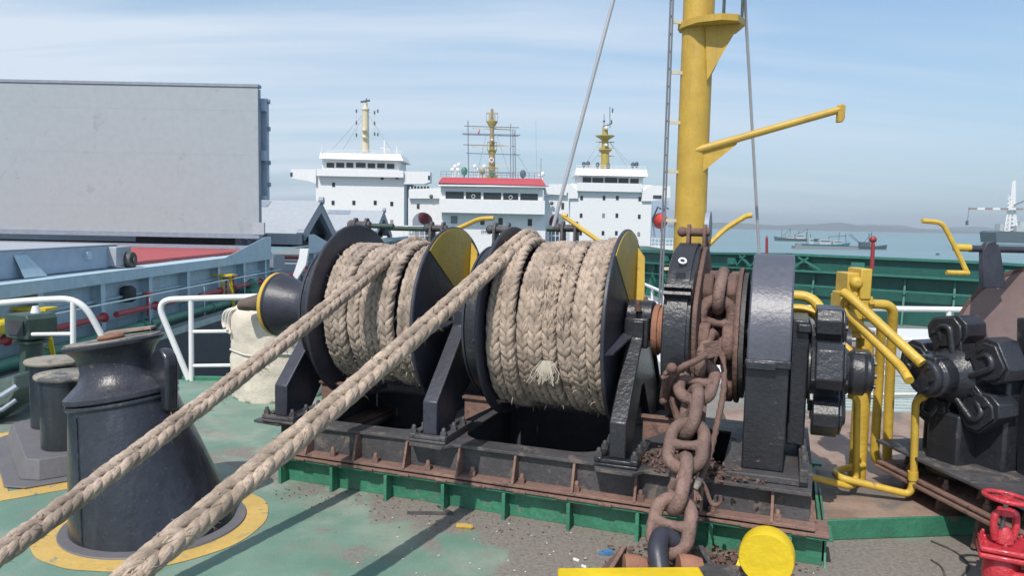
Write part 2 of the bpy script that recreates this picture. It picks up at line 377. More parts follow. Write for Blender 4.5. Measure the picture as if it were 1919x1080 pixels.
def floor_mat():
    m, nt, N, L, P = node_mat('tan_platform'); g = N.new('ShaderNodeNewGeometry'); pos = g.outputs['Position']
    c = add_mix(N, L, add_ramp(N, L, add_noise(N, L, pos, 2.2, 7, .65), .35, .65), (.20, .13, .10), (.31, .225, .18))
    c = add_mix(N, L, add_ramp(N, L, add_noise(N, L, pos, 1.4, 6, .6, .4), .52, .6), c, (.15, .14, .125))
    c = add_mix(N, L, add_ramp(N, L, add_noise(N, L, pos, 60, 5, .7), .6, .7), c, (.09, .07, .06))
    L.new(c, P.inputs['Base Color']); P.inputs['Roughness'].default_value = .7
    b = N.new('ShaderNodeBump'); b.inputs['Strength'].default_value = .5; b.inputs['Distance'].default_value = .01
    L.new(add_noise(N, L, pos, 40, 6, .6), b.inputs['Height']); L.new(b.outputs[0], P.inputs['Normal']); return m
M['floor'] = floor_mat()
def ring_mat():                         # flaking yellow border paint
    return paint('flaked_yellow_border', (.56, .375, .11), .6, .14, (.17, .22, .17), .34, 7, .35, 50, fine=.05, finecol=(.2, .15, .1))
M['ring'] = ring_mat()
def water_mat():
    m, nt, N, L, P = node_mat('sea_water'); g = N.new('ShaderNodeNewGeometry'); pos = g.outputs['Position']
    c = add_mix(N, L, add_ramp(N, L, add_noise(N, L, pos, .004, 4, .6), .35, .65), (.115, .20, .22), (.145, .235, .25))
    mpw = N.new('ShaderNodeMapping'); mpw.inputs['Scale'].default_value = (.25, 1, 1); L.new(pos, mpw.inputs[0])
    c = add_mix(N, L, add_ramp(N, L, add_noise(N, L, mpw.outputs[0], .05, 8, .7, .4), .40, .66), c, (.17, .265, .28))  # paler stretched patches put the light on ripples into the colour
    L.new(c, P.inputs['Base Color']); P.inputs['Roughness'].default_value = .32; P.inputs['IOR'].default_value = 1.33
    mp = N.new('ShaderNodeMapping'); mp.inputs['Scale'].default_value = (.5, 1, 1); L.new(pos, mp.inputs[0])
    b = N.new('ShaderNodeBump'); b.inputs['Strength'].default_value = .6; b.inputs['Distance'].default_value = .35
    L.new(add_noise(N, L, mp.outputs[0], .35, 6, .6), b.inputs['Height']); L.new(b.outputs[0], P.inputs['Normal']); return m
M['water'] = water_mat()

# ------------------------------------------------------------------ setting
def struct(mb, name, mat, **k): return mb.obj(name, mat, kind='structure', **k)
SEA = -6.0
b = MB(); b.add([(-9000, -300, SEA), (9000, -300, SEA), (9000, 9000, SEA), (-9000, 9000, SEA)], [(0, 1, 2, 3)]); struct(b, 'water', M['water'])
def hill_strip(x0, x1, y, hmax, seed, depth):
    b = MB(); n = 90; vs = []; fs = []
    for i in range(n + 1):
        x = x0 + (x1 - x0) * i / n; e = math.sin(PI * i / n) ** .5
        h = SEA + 2 + e * hmax * (.45 + .9 * abs(noise.noise((x * .0011, seed, 0))) + .25 * noise.noise((x * .006, seed, 3)))
        vs += [(x, y - depth, SEA - 1), (x, y - depth * .4, SEA + (h - SEA) * .7), (x, y, h), (x, y + depth, SEA - 1)]
    for i in range(n):
        for k in range(3): fs.append((i * 4 + k, (i + 1) * 4 + k, (i + 1) * 4 + k + 1, i * 4 + k + 1))
    b.add(vs, fs); return b
struct(hill_strip(900, 3300, 5200, 62, 2.0, 400), 'hills', M['hills'])
struct(hill_strip(2200, 5400, 6600, 62, 8.0, 400), 'hills', M['hills'])
struct(hill_strip(-5200, 900, 6400, 46, 5.0, 400), 'hills', M['hills'])

# own deck: a slab whose sides run down to the water
b = MB(); b.prism([(-5.6, 1.0, 0), (-5.3, 6.4, 0), (-4.05, 9.08, 0), (2.2, 9.3, 0), (5.6, 10.3, 0), (7.5, 9.0, 0), (7.5, 1.0, 0)], (0, 0, -7.5)); struct(b, 'deck', M['deck'])
b = MB(); b.prism([(-7, 10.6, -2.6), (3.0, 10.6, -2.6), (3.0, 72, -2.6), (-7, 72, -2.6)], (0, 0, -5)); struct(b, 'main_deck', M['deckgrey'])
# raised brown platform with a green edge on the right
edge = [(1.98, 4.66), (3.2, 4.815), (5.6, 5.15)]
b = MB(); b.prism([(1.985, 4.672, .004), (3.2, 4.827, .004), (5.6, 5.162, .004), (5.6, 7.6, .004), (2.2, 7.6, .004), (1.985, 6.4, .004)], (0, 0, .126)); struct(b, 'platform', M['floor'])
b = MB()
for i in range(2):
    p, q = Vector((*edge[i], .069)), Vector((*edge[i + 1], .069)); b.bar(p, q, .02, .134)
struct(b, 'platform_edge', M['green'], bevel=.004)
# painted rings on the deck
def disc_ring(cx, cy, r0, r1, z, name, mat, wob=.012, kx=1.0):
    b = MB(); n = 96; vs = []; fs = []
    for i in range(n):
        t = 2 * PI * i / n; w = 1 + wob * noise.noise((math.cos(t) * 3, math.sin(t) * 3, 1)) * 2
        for r in (r0 * (1 + (w - 1) * .3), r1 * w): vs.append((cx + math.cos(t) * r * kx, cy + math.sin(t) * r, z))
    for i in range(n): j = (i + 1) % n; fs.append((2 * i, 2 * i + 1, 2 * j + 1, 2 * j))
    b.add(vs, fs); return struct(b, name, mat)
RC = (-2.30, 4.74)
disc_ring(RC[0], RC[1], .545, .70, .004, 'painted_ring', M['ring'])

# ------------------------------------------------------------------ winch foundation (green) and its bolts
FL = 3.86
fnd = thing('winch_foundation', 'green welded foundation with upright brackets under the double-drum winch', 'foundation', O_)
b = MB(MW); b.box(0.06, FL, .10, .12, 0, .186); b.box(0.06, .08, .15, 1.55, 0, .186); b.box(.06, FL, 1.53, 1.55, 0, .186); b.box(FL - .02, FL, .15, 1.53, 0, .186)
b.obj('wall', M['green'], fnd, bevel=.003)
b = MB(MW); b.box(-.03, FL + .05, .012, .24, .186, .204); b.box(-.03, .24, .24, 1.6, .186, .204); b.box(.24, FL + .05, 1.495, 1.6, .186, .204); b.obj('ledge', M['green'], fnd, bevel=.004)
for i in range(9):
    u = .05 + i * .452
    b = MB(MW); b.prism([(u, .014, .186), (u, .004, 0), (u, .099, 0), (u, .099, .186)], (.014, 0, 0)); b.box(u - .004, u + .020, .0, .004, 0, .186); b.obj('bracket', M['green'], fnd, bevel=.003)
b = MB(MW); b.prism([(FL + .01, .14, .186), (FL + .01, .06, 0), (FL + .01, 1.0, 0), (FL + .01, 1.0, .186)], (.012, 0, 0)); b.obj('end_plate', M['green'], fnd)

# ------------------------------------------------------------------ the winch
V0, ZC = .75, 1.265
win = thing('mooring_winch', 'black double-drum mooring winch with yellow-marked rope drums and chain wheel', 'winch', O_)
# bed: rusty doubler strip, bottom flange, web, top plate with two big openings
b = MB(MW); b.box(-.06, FL + .03, .0, .25, .206, .226); b.box(-.06, .24, .25, 1.58, .206, .226)
for i in range(13):
    u = .2 + i * .29; b.box(u, u + .085, -.014, -.001, .207, .225)
b.obj('doubler_strip', M['rustp'], win, bevel=.004)
b = MB(MW); b.box(-.05, FL - .05, .0, .2, .238, .258); b.box(-.05, .2, .2, 1.56, .238, .258); b.box(FL - .26, FL - .052, .2, 1.56, .238, .258); b.obj('bottom_flange', M['rustp'], win, bevel=.004)
b = MB(MW); b.box(.0, FL - .08, .1, .115, .258, .438); b.box(.0, .015, .115, 1.5, .258, .438); b.box(FL - .095, FL - .08, .115, 1.5, .258, .438); b.obj('web', M['bed'], win)
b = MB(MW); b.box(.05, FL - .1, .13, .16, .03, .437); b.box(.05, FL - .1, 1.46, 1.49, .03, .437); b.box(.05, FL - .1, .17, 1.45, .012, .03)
b.box(1.2, 1.38, .17, 1.45, .031, .436); b.box(2.5, 2.8, .17, 1.45, .031, .436); b.obj('well_shade', M['dark'], win)  # lining coloured dark so the pits under the drums read as shade
def oval(u0, u1, v0, v1, r, n=8):
    p = []
    for (cu, cv, a) in ((u1 - r, v0 + r, -90), (u1 - r, v1 - r, 0), (u0 + r, v1 - r, 90), (u0 + r, v0 + r, 180)):
        for k in range(n + 1): t = R_(a + 90 * k / n); p.append((cu + r * math.cos(t), cv + r * math.sin(t)))
    return p
out = [(-.19, .30), (-.19, .02), (.05, .0), (.11, .06), (1.12, .075), (1.17, -.03), (1.42, -.04), (1.47, .055), (2.47, .055), (2.5, -.05), (2.74, -.06), (2.8, .03), (3.78, .01), (3.80, .4), (3.80, 1.56), (-.05, 1.56), (-.08, .36)]
b = MB(MW); b.plate(out, [oval(.13, 1.12, .25, 1.36, .2), oval(1.43, 2.46, .23, 1.34, .2), oval(2.86, 3.30, .34, 1.2, .1)], .44, .462)
b.obj('top_plate', M['bed'], win, bevel=.003)
for i in range(9):
    u = .28 + i * .41
    b = MB(MW); b.prism([(u, -.005, .259), (u, .1, .259), (u, .1, .438), (u, .05, .438)], (.016, 0, 0)); b.obj('stiffener', M['rustp'], win)
def bolt(m, parent, u, v, z, r=.022, h=.05, mat='rustp'):
    b = MB(m); b.cyl((u, v, z), (u, v, z + h * .55), r, r, 6); b.lathe([(r * .62, 0), (r * .62, h * .4), (r * .4, h * .55)], (u, v, z + h * .55), (0, 0, 1), 10)
    return b.obj('bolt', M[mat], parent)
for u in (.12, .50, .86, 1.28, 1.62, 1.98, 2.36, 2.78, 3.22, 3.6): bolt(MW, win, u, .045, .259, .024, .062)
# A-frame pedestals
for iu, (u, mat) in enumerate(((.04, 'navy'), (1.29, 'navy'), (2.62, 'tar'))):
    prof = [(.085, .515), (.085, .74), (.56, 1.20), (.56, 1.34), (.94, 1.34), (.94, 1.20), (1.40, .74), (1.40, .515), (1.12, .515), (.80, .86), (.70, .86), (.40, .515)]
    b = MB(MW); b.prism([(u - .03, v, z) for v, z in prof], (.06, 0, 0)); pd = b.obj('pedestal', M[mat], win, bevel=.004)
    fr = [(.07, .512), (.07, .745), (.55, 1.215), (.55, 1.345)]; bk = [(1.415, .512), (1.415, .745), (.95, 1.215), (.95, 1.345)]
    b = MB(MW)
    for pr, s in ((fr, -1), (bk, 1)):
        o2 = [(v + s * .028, z + (.01 if i == 2 else 0)) for i, (v, z) in enumerate(pr)]
        b.prism([(u - .055, v, z) for v, z in pr + o2[::-1]], (.11, 0, 0))
    b.obj('flange_strip', M['tar' if iu == 2 else 'navy'], pd, bevel=.008)
    b = MB(MW); b.box(u - .085, u + .085, .56, .94, 1.15, 1.36); b.lathe([(.115, -.095), (.115, .095)], Vector((u, V0, 1.355)), (1, 0, 0), 20); b.obj('bearing_cap', M['tar'], win, bevel=.012)
    for v in (.60, .90): bolt(MW, win, u, v, 1.405, .026, .07, 'rust')
    b = MB(MW); b.box(u - .14, u + .14, -.005, .40, .464, .484); b.box(u - .12, u + .12, .0, .06, .485, .512); b.box(u + .09, u + .14, .0, .52, .485, .52); b.box(u - .14, u - .09, .0, .52, .485, .52); b.obj('foot', M['bed' if iu < 2 else 'tar'], win, bevel=.006)
    b = MB(MW); b.box(u - .12, u + .12, 1.1, 1.45, .464, .512); b.obj('foot', M['bed'], win, bevel=.006)
    for du in (-.115, .115):
        for v in (.03, .2, .36): bolt(MW, win, u + du, v, .52, .024, .05, 'bed')
    # rusty rail bracket between the frames
    b = MB(MW); b.box(u + .08, u + .42, .42, .47, .70, .715); b.prism([(u + .09, .445, .70), (u + .40, .445, .70), (u + .09, .445, .53)], (0, .012, 0)); b.obj('rail_bracket', M['rustp'], win)
b = MB(MW); b.box(-.06, 2.9, 1.6, 1.63, .05, .74); b.box(-.06, 2.9, 1.56, 1.66, .741, .76); b.obj('rear_plate', M['bed'], win)
b = MB(MW); b.box(.1, 2.85, 1.40, 1.44, .70, .72); b.obj('rear_rail', M['rustp'], win)
# shaft
b = MB(MW); b.cyl((-.3, V0, ZC), (4.0, V0, ZC), .085, .085, 20); b.obj('shaft', M['navy'], win)
# warping head
b = MB(MW); b.lathe([(.02, -.50), (.235, -.50), (.268, -.485), (.268, -.462), (.258, -.45), (.262, -.44), (.245, -.38), (.212, -.30), (.186, -.21), (.178, -.13), (.20, -.075), (.20, -.05), (.05, -.05)], (-.03, V0, ZC), (1, 0, 0), 40); wh = b.obj('warping_head', M['navy'], win, ang=30)
b = MB(MW); b.lathe([(.262, -.503), (.271, -.497), (.273, -.466), (.264, -.462)], (-.03, V0, ZC), (1, 0, 0), 40, cap=False); b.obj('rim', M['yellow'], wh)
# drums
def drum(u0, u1, r, rope_r):
    for u, right in ((u0, 0), (u1, 1)):
        b = MB(MW); b.lathe([(.09, -.014), (r - .008, -.014), (r, -.008), (r, .008), (r - .008, .014), (.09, .014)], (u, V0, ZC), (1, 0, 0), 72); fl = b.obj('drum_flange', M['navy'], win, ang=30)
        # ribs on the outer side, yellow sector between two of them
        s = 1 if right else -1
        def P(a, rr, du): return (u + s * (.0145 + du), V0 + math.sin(a) * rr, ZC + math.cos(a) * rr)
        if right:
            sec = [P(R_(a), r - .012, 0) for a in range(-40, 29, 4)] + [P(R_(28), r - .012, 0), (u + .0145, V0 + .20, ZC + .02), (u + .0145, V0 + .01, ZC + .22)]
            b = MB(MW); b.prism(sec, (.004, 0, 0)); b.obj('painted_sector', M['yellow'], fl)
            q = [(u + .0146, V0 + .31, ZC + .58), (u + .0146, V0 + .215, ZC + .02), (u + .10, V0 + .225, ZC + .06), (u + .075, V0 + .30, ZC + .50)]; b = MB(MW); b.prism(q, (0, .014, 0)); b.obj('rib', M['yellow'], fl)
        for a in (46, 118, 190, 262, 334):
            if a in (334, 46) and right: continue
            ca, sa = math.cos(R_(a)), math.sin(R_(a)); b = MB(MW); t = .007
            q = [P(R_(a), .17, 0), P(R_(a), r - .03, 0), P(R_(a), r - .06, .05), P(R_(a), .25, .085), P(R_(a), .17, .085)]
            if right or a != 46: b.prism([(x, y - ca * t, z + sa * t) for x, y, z in q], (0, 2 * ca * t, -2 * sa * t)); b.obj('rib', M['navy'], fl)
    b = MB(MW); b.cyl((u0, V0, ZC), (u1, V0, ZC), rope_r - .085, rope_r - .085, 40); b.obj('drum_core', M['navy'], win)
    # brake drum with its band, left of the left flange
    ub = u0 - .105
    b = MB(MW); b.lathe([(.09, -.07), (r - .15, -.07), (r - .15, -.055), (r - .18, -.05), (r - .18, .06), (.09, .06)], (ub, V0, ZC), (1, 0, 0), 64); b.obj('brake_drum', M['navy'], win, ang=30)
    b = MB(MW); b.lathe([(r - .178, -.045), (r - .15, -.045), (r - .15, .05), (r - .178, .05)], (ub, V0, ZC), (1, 0, 0), 64, cap=False); b.obj('brake_band', M['tar'], win, ang=30)
D1, D2 = (.26, 1.13), (1.63, 2.50)
drum(*D1, .70, .535); drum(*D2, .71, .60)
# brown coupling between drum two and the chain wheel
b = MB(MW); b.lathe([(.08, -.05), (.175, -.05), (.18, -.042), (.18, -.012), (.165, -.008), (.165, .008), (.18, .012), (.18, .045), (.08, .05)], (2.77, V0 - .02, ZC), (1, 0, 0), 36); b.obj('coupling', M['redoxide'], win, ang=30)
# chain wheel: banded brake rim, cheeks, pockets
b = MB(MW); b.lathe([(.1, -.10), (.575, -.10), (.60, -.09), (.60, .075), (.575, .085), (.1, .085)], (2.95, V0, ZC), (1, 0, 0), 72); b.obj('chain_brake_drum', M['tar'], win, ang=30)
b = MB(MW); b.lathe([(.602, -.07), (.625, -.07), (.625, .055), (.602, .055)], (2.95, V0, ZC), (1, 0, 0), 72, cap=False)
for a in (-62, -58): b.obox(Vector((2.943, V0 + math.sin(R_(a)) * .65, ZC + math.cos(R_(a)) * .65)), (1, 0, 0), (.17, .02, .07), (0, math.sin(R_(a)), math.cos(R_(a))))
b.box(2.915, 2.97, V0 - .48, V0 - .42, ZC + .40, ZC + .44)
b.obj('chain_brake_band', M['tar'], win, ang=30)
b = MB(MW); b.torus((2.945, V0 - .40, ZC + .515), (.2, -.6, .7), .022, .007, 16, 6); b.obj('lifting_eye', M['litter'], win)
def ragged(u, r0, w, name):
    b = MB(MW); n = 60; pr = []
    for i in range(n):
        t = 2 * PI * i / n; r = r0 + .025 * math.cos(t * 5) + .008 * noise.noise((t * 4, u, 0)); pr.append((u, V0 + r * math.sin(t), ZC + r * math.cos(t)))
    b.prism(pr, (w, 0, 0)); return b.obj(name, M['rust'], win, bevel=.008)
ragged(3.037, .575, .03, 'chain_wheel_cheek')
b = MB(MW); b.lathe([(.2, 0), (.455, 0), (.465, .012), (.465, .03), (.2, .03)], (3.285, V0, ZC), (1, 0, 0), 48); b.obj('chain_wheel_cheek', M['rust'], win, ang=30)
b = MB(MW); b.lathe([(.2, 0), (.43, 0), (.43, .028), (.2, .028)], (3.318, V0, ZC), (1, 0, 0), 48); b.obj('chain_wheel_plate', M['bed'], win, ang=30)
b = MB(MW); b.cyl((3.06, V0, ZC), (3.285, V0, ZC), .22, .22, 20)
for i in range(6):
    a = R_(30 + 60 * i)
    for u, w in ((3.06, .075), (3.215, .07)):
        c = [(-.13, .16), (.13, .16), (.11, .42), (.04, .47), (-.04, .47), (-.11, .42)]
        b.prism([(u, V0 + x * math.cos(a) + y * math.sin(a), ZC - x * math.sin(a) + y * math.cos(a)) for x, y in c], (w, 0, 0))
b.obj('chain_wheel_pockets', M['rust'], win, bevel=.014)
# gear housing with rounded crown
hz, hr = ZC, .565
arc = [(V0 + hr * math.sin(R_(a)), hz + hr * math.cos(R_(a))) for a in range(-96, 97, 6)]
b = MB(MW); b.prism([(3.375, v, z) for v, z in arc] + [(3.375, V0 + hr - .002, 1.19), (3.375, V0 - hr + .002, 1.19)], (.255, 0, 0)); b.obj('gear_cover', M['greycov'] if 'greycov' in M else M['navy'], win, ang=25, bevel=.012)
lo = [(V0 - hr + .03, 1.205), (V0 - hr + .03, .50), (V0 + hr - .03, .50), (V0 + hr - .03, 1.205)]
b = MB(MW); b.prism([(3.372, v, z) for v, z in lo], (.250, 0, 0)); b.box(3.366, 3.635, V0 - hr - .012, V0 - hr + .03, 1.15, 1.20); b.box(3.372, 3.55, V0 - hr - .018, V0 - hr - .001, 1.135, 1.19)
b.obj('gear_case', M['tar'], win, bevel=.01)
b = MB(MW); b.box(3.26, 3.76, .10, .20, .464, .505); b.box(3.26, 3.76, .20, 1.35, .464, .499); b.box(3.71, 3.76, .06, 1.3, .50, .58); b.obj('gear_foot', M['bed'], win, bevel=.006)
for v in (.09, .3): bolt(MW, win, 3.735, v + .02, .58, .03, .07, 'bed')
b = MB(MW); b.box(3.63, 3.74, V0 - .24, V0 + .24, .6, 1.42); b.box(3.662, 3.75, V0 - .28, V0 + .28, 1.34, 1.40); b.obj('bearing_block', M['tar'], win, bevel=.012)

# hydraulic radial-piston motor (axis +x local, built about its centre)
def motor(parent, mtx, S=1.0, back=.3, spin=18, cap=.30, ax=1.0, wid=.105, hdep=.10):
    mtx = mtx @ Matrix.Scale(ax, 4, (1, 0, 0))
    core = MB(mtx); core.lathe([(.05, -back), (.17 * S, -back), (.2 * S, -.14), (.2 * S, .10), (.15 * S, .16), (.12 * S, .20)], (0, 0, 0), (1, 0, 0), 24); mo = core.obj('motor', M['tar'], parent, ang=30)
    for i in range(5):
        mm = mtx @ Matrix.Rotation(R_(spin + 72 * i), 4, 'X')
        c = MB(mm); w = wid * S
        c.prism([(-.13 * S, -w * .88, .12 * S), (.11 * S, -w * .88, .12 * S), (.11 * S, w * .88, .12 * S), (-.13 * S, w * .88, .12 * S)], (0, 0, .14 * S))
        # head: an eight-sided lump with sloping shoulders
        hd = [(-.84, .215), (-1.24, .275), (-1.27, .36), (-.80, .425), (.80, .425), (1.27, .36), (1.24, .275), (.84, .215)]
        c.prism([(-hdep * S, y * w, z * S) for y, z in hd], (2 * hdep * S, 0, 0)); c.prism([(hdep * S + .0005, y * w * .80, (z - .012) * S) for y, z in hd], (.025 * S, 0, 0))
        cy = c.obj('cylinder', M['tar'], mo, bevel=.008 * S, seg=2, ang=18)
        c = MB(mm); k = .055 * S
        c.tube(fillet([(.11 * S, k, .09 * S), (.128 * S, k, .15 * S), (.132 * S, k, .35 * S), (.13 * S, -k * .8, .35 * S), (.10 * S, -k * .8, .23 * S)], .05 * S), .023 * S, 10); c.obj('conduit', M['tar'], cy)
        c = MB(mm); c.cyl((.11 * S, -w * .6, .2 * S), (.135 * S, -w * .6, .2 * S), .02 * S, .02 * S, 6); c.obj('bolt', M['tar'], cy)
        c = MB(mm); c.cyl((hdep * S, -w * .78, .31 * S), ((hdep + .045) * S, -w * .78, .31 * S), .02 * S, .02 * S, 6); c.obj('bolt', M['tar'], cy)
    c = MB(mtx); c.lathe([(.12 * S, .15), (.15 * S, .19), (.15 * S, cap - .05), (.13 * S, cap - .045), (.13 * S, cap), (.115 * S, cap + .015), (.02, cap + .02)], (0, 0, 0), (1, 0, 0), 20)
    c.box(.2, cap - .01, -.075 * S, .075 * S, .08 * S, .15 * S); cp = c.obj('distributor', M['tar'], mo, bevel=.01)
    for i in range(6):
        t = 2 * PI * i / 6; c = MB(mtx); c.cyl((cap + .012, math.cos(t) * .085 * S, math.sin(t) * .085 * S), (cap + .035, math.cos(t) * .085 * S, math.sin(t) * .085 * S), .016 * S, .016 * S, 6); c.obj('bolt', M['tar'], cp)
    return mo
motor(win, MW @ Matrix.Translation((3.85, .62, 1.09)), .98, .14, 4, .34, .78, .115)
# brake screws on top of the drums: forks, bar, yellow crank
def brake_top(u, v, z, crank, bar, mat='bed'):
    b = MB(MW)
    for du in (-.055, .055):
        b.prism([(u + du - .012, v - .05, z - .22), (u + du - .012, v + .07, z - .22), (u + du - .012, v + .05, z + .0), (u + du - .012, v + .02, z + .055), (u + du - .012, v - .02, z + .055), (u + du - .012, v - .05, z + .0)], (.024, 0, 0))
    b.cyl((u - .09, v, z), (u + .09, v, z), .028, .028, 12); b.sphere((u - .10, v, z), .038, 10); br = b.obj('brake_fork', M[mat], win, bevel=.006)
    b = MB(MW); b.cyl((u + bar[0], v + .02, z - .01), (u + bar[1], v + .02, z - .01), .022, .022, 10); b.obj('brake_screw', M['ventg'], br)
    b = MB(MW); b.tube(fillet(crank, .06), .019, 8); b.obj('crank_handle', M['yellow'], br)
zc1 = 1.965
brake_top(.73, 1.30, 1.945, [(.74, 1.32, 1.935), (.90, 1.32, 1.94), (1.12, 1.30, 2.035), (1.25, 1.30, 2.04)], (-.52, .0))
brake_top(.14, 1.02, 1.965, [(.02, 1.02, 1.93), (-.02, 1.02, 1.93)], (-.08, .3), 'bed')
brake_top(1.46, .95, 1.95, [(1.44, .95, 1.94), (1.5, .95, 1.94)], (-.1, .1))
brake_top(1.90, 1.35, 1.97, [(2.30, 1.2, 1.80), (1.92, 1.34, 2.02), (1.83, 1.34, 2.075), (1.88, 1.34, 2.07)], (-.2, .1))
brake_top(2.98, .80, 1.965, [(3.06, .86, 1.88), (3.16, .9, 1.99), (3.30, .9, 2.085), (3.34, .9, 2.09)], (-.1, .06), 'rust')
b = MB(MW); b.lathe([(.02, -.02), (.135, -.02), (.135, .012), (.02, .012)], (3.04, 1.0, 1.98), (1, 0, 0), 24); b.obj('brake_disc', M['steel'], win)

# ------------------------------------------------------------------ ropes
def braid(path, norms, Rr, pitch=.36, nst=8, sps=12, sides=6, flat=.62, ph0=0.0, rs=None, b=None):
    """plaited rope along a dense centre line; norms give its outward side"""
    L = [0]
    for i in range(1, len(path)): L.append(L[-1] + (path[i] - path[i - 1]).length)
    tot = L[-1]; n = max(8, int(tot / pitch * sps)); C = []; j = 0
    for i in range(n + 1):
        d = tot * i / n
        while j < len(L) - 2 and L[j + 1] < d: j += 1
        t = (d - L[j]) / max(1e-9, L[j + 1] - L[j]); C.append((path[j].lerp(path[j + 1], t), norms[j].lerp(norms[j + 1], t), (path[j + 1] - path[j]).normalized(), d))
    rs = rs or Rr * .36; A = Rr - rs * .95; B = (Rr - rs) * flat; b = b or MB()
    for k in range(nst):
        base = (k // 2) * 2 * PI / (nst / 2) + (k % 2) * 2 * PI / nst * .74
        vs = []; fs = []; cen = []
        for p, nn, t, d in C:
            th = 2 * PI * d / pitch + base + ph0 + .55 * noise.noise((d * 1.4, ph0, 3)) + .16 * noise.noise((d * 4, k * 2.2, ph0)); x = nn.cross(t).normalized(); y = t.cross(x)
            w = 1 + .13 * noise.noise((d * 2.6, k * 5.3, ph0))
            cen.append((p + x * (A * math.sin(th) * w) + y * (B * math.sin(2 * th) * w), y))
        for i, (c, y) in enumerate(cen):
            t = (cen[min(i + 1, n)][0] - cen[max(i - 1, 0)][0]).normalized(); x = y.cross(t).normalized(); z = t.cross(x)
            rr = rs * (1 + .20 * noise.noise((C[i][3] * 7, k * 3.7, ph0)))
            for q in range(sides):
                a = 2 * PI * q / sides; vs.append(c + (x * math.cos(a) * 1.12 + z * math.sin(a) * .92) * rr); b.uv.append((C[i][3] * 8, q / sides))
        for i in range(n):
            for q in range(sides): q2 = (q + 1) % sides; fs.append((i * sides + q, i * sides + q2, (i + 1) * sides + q2, (i + 1) * sides + q))
        b.add(vs, fs)
    return b
def coil_path(u0, u1, r, turns, a_start=0.0, jit=.012, seed=0):
    pts = []; nr = []; n = int(turns * 72)
    for i in range(n + 1):
        s = i / n; a = a_start + 2 * PI * turns * s; k = turns * s
        rr = r + jit * noise.noise((k * 1.7, seed, 0)) + jit * .5 * noise.noise((k * 6, seed, 2)); u = u0 + (u1 - u0) * s + .016 * noise.noise((k * 2.3, seed, 5))
        pts.append(Wp(u, V0 + rr * math.sin(a), ZC + rr * math.cos(a))); nr.append((U_ * 0 + V_ * math.sin(a) + Vector((0, 0, 1)) * math.cos(a)).normalized())
    return pts, nr
def fibres(path, r, n, ln, seed, name, mat, parent):
    rnd = random.Random(seed); b = MB()
    for i in range(n):
        j = rnd.randrange(2, len(path) - 2); p = path[j]; t = (path[j + 1] - path[j - 1]).normalized(); x, y, _ = frame(t)
        a = rnd.random() * 2 * PI; d = x * math.cos(a) + y * math.sin(a); l = ln * (.3 + rnd.random()); s = t * rnd.uniform(-1, 1)
        q = p + d * r * .9 + t * rnd.uniform(-.05, .05); e1 = q + (d * .5 + s).normalized() * l * .5; e2 = e1 + (d * .4 + s - Vector((0, 0, .5))).normalized() * l * .5
        w = t.cross(d) * (.0011 + .0012 * rnd.random())
        b.add([q - w * 2, q + w * 2, e1 + w * 1.5, e1 - w * 1.5, e2], [(0, 1, 2, 3), (3, 2, 4)])
    o = b.obj(name, mat, parent); o['kind'] = 'stuff'; return o
def line_path(pts, n=16):
    p = spline(pts, n); nr = []
    for i in range(len(p)):
        t = (p[min(i + 1, len(p) - 1)] - p[max(i - 1, 0)]).normalized(); v = Vector((.12, -1, .55)); nr.append((v - t * v.dot(t)).normalized())
    return p, nr
def mooring(label, D, r, seed, ls, mat, turns, lead, RD):
    t = thing('mooring_rope', label, 'rope', Wp((D[0] + D[1]) / 2, V0, ZC), 'thick plaited mooring ropes')
    u0, u1 = D[0] + .075, D[1] - .065
    rc = random.Random(seed * 17 + 2); b = MB(); n = turns; p = None
    for i in range(n):
        uc = u0 + (u1 - u0) * i / (n - 1); rr = r + rc.uniform(-.012, .024) + (.012 if i % 2 else 0); am = rc.uniform(.008, .024); ph = rc.uniform(0, 6.28); pts = []; nr = []; a0 = rc.uniform(2.4, 4.0)
        for k in range(85):
            a = a0 + 2 * PI * 1.02 * k / 84; q = rr + .014 * noise.noise((k * .07, i * 3.1, seed)); u = uc + am * math.sin(a + ph) + .014 * noise.noise((k * .05, i * 1.9, seed + 4)); u = min(max(u, D[0] + .07), D[1] - .065)
            pts.append(Wp(u, V0 + q * math.sin(a), ZC + q * math.cos(a))); nr.append((V_ * math.sin(a) + Vector((0, 0, 1)) * math.cos(a)).normalized())
        braid(pts, nr, .0545, rc.uniform(.37, .45), 8, 14, 6, rc.uniform(.64, .80), seed * 3 + i * 1.7, .0200, b); p = (p or []) + pts
    b.obj('coil', mat, t, ang=80)
    fibres(p, .06, 420, .05, seed, 'loose_fibres', M['cordf'] if 'cordf' in M else mat, t)
    q, nq = line_path(lead); ob = braid(q, nq, RD, RD * 9.0, 8, 22, 8, .86, seed + 3, RD * .40).obj('hauled_line', ls, t, ang=80)
    fibres(q, RD, 420, .05, seed + 9, 'loose_fibres', ls, t)
    return t
# hauled lines leave the top front of each drum and run past the camera's left
A1 = [Wp(.80, V0 + .42, ZC + .36), Wp(.79, V0 + .1, ZC + .555), Wp(.76, V0 - .22, ZC + .505)]
E1 = at(-60, 1084, 3.0)
l1 = A1 + [Wp(.76, V0 - .22, ZC + .505).lerp(E1, f) - Vector((0, 0, .03 * math.sin(PI * f))) for f in (.12, .3, .5, .7, .88, 1)] + [E1 + (E1 - A1[2]) * .35]
r1 = mooring('thinner plaited rope coiled on the drum beside the warping head', D1, .505, 1, M['rope'], M['rope3'], 8, l1, .050)
S2 = Wp(1.73, V0 - .26, ZC + .57); E2 = at(240, 1085, 2.72)
l2 = [Wp(1.74, V0 + .42, ZC + .46), Wp(1.74, V0 + .10, ZC + .635), S2] + [S2.lerp(E2, f) - Vector((0, 0, .025 * math.sin(PI * f))) for f in (.12, .3, .5, .7, .88, 1)] + [E2 + (E2 - S2) * .3]
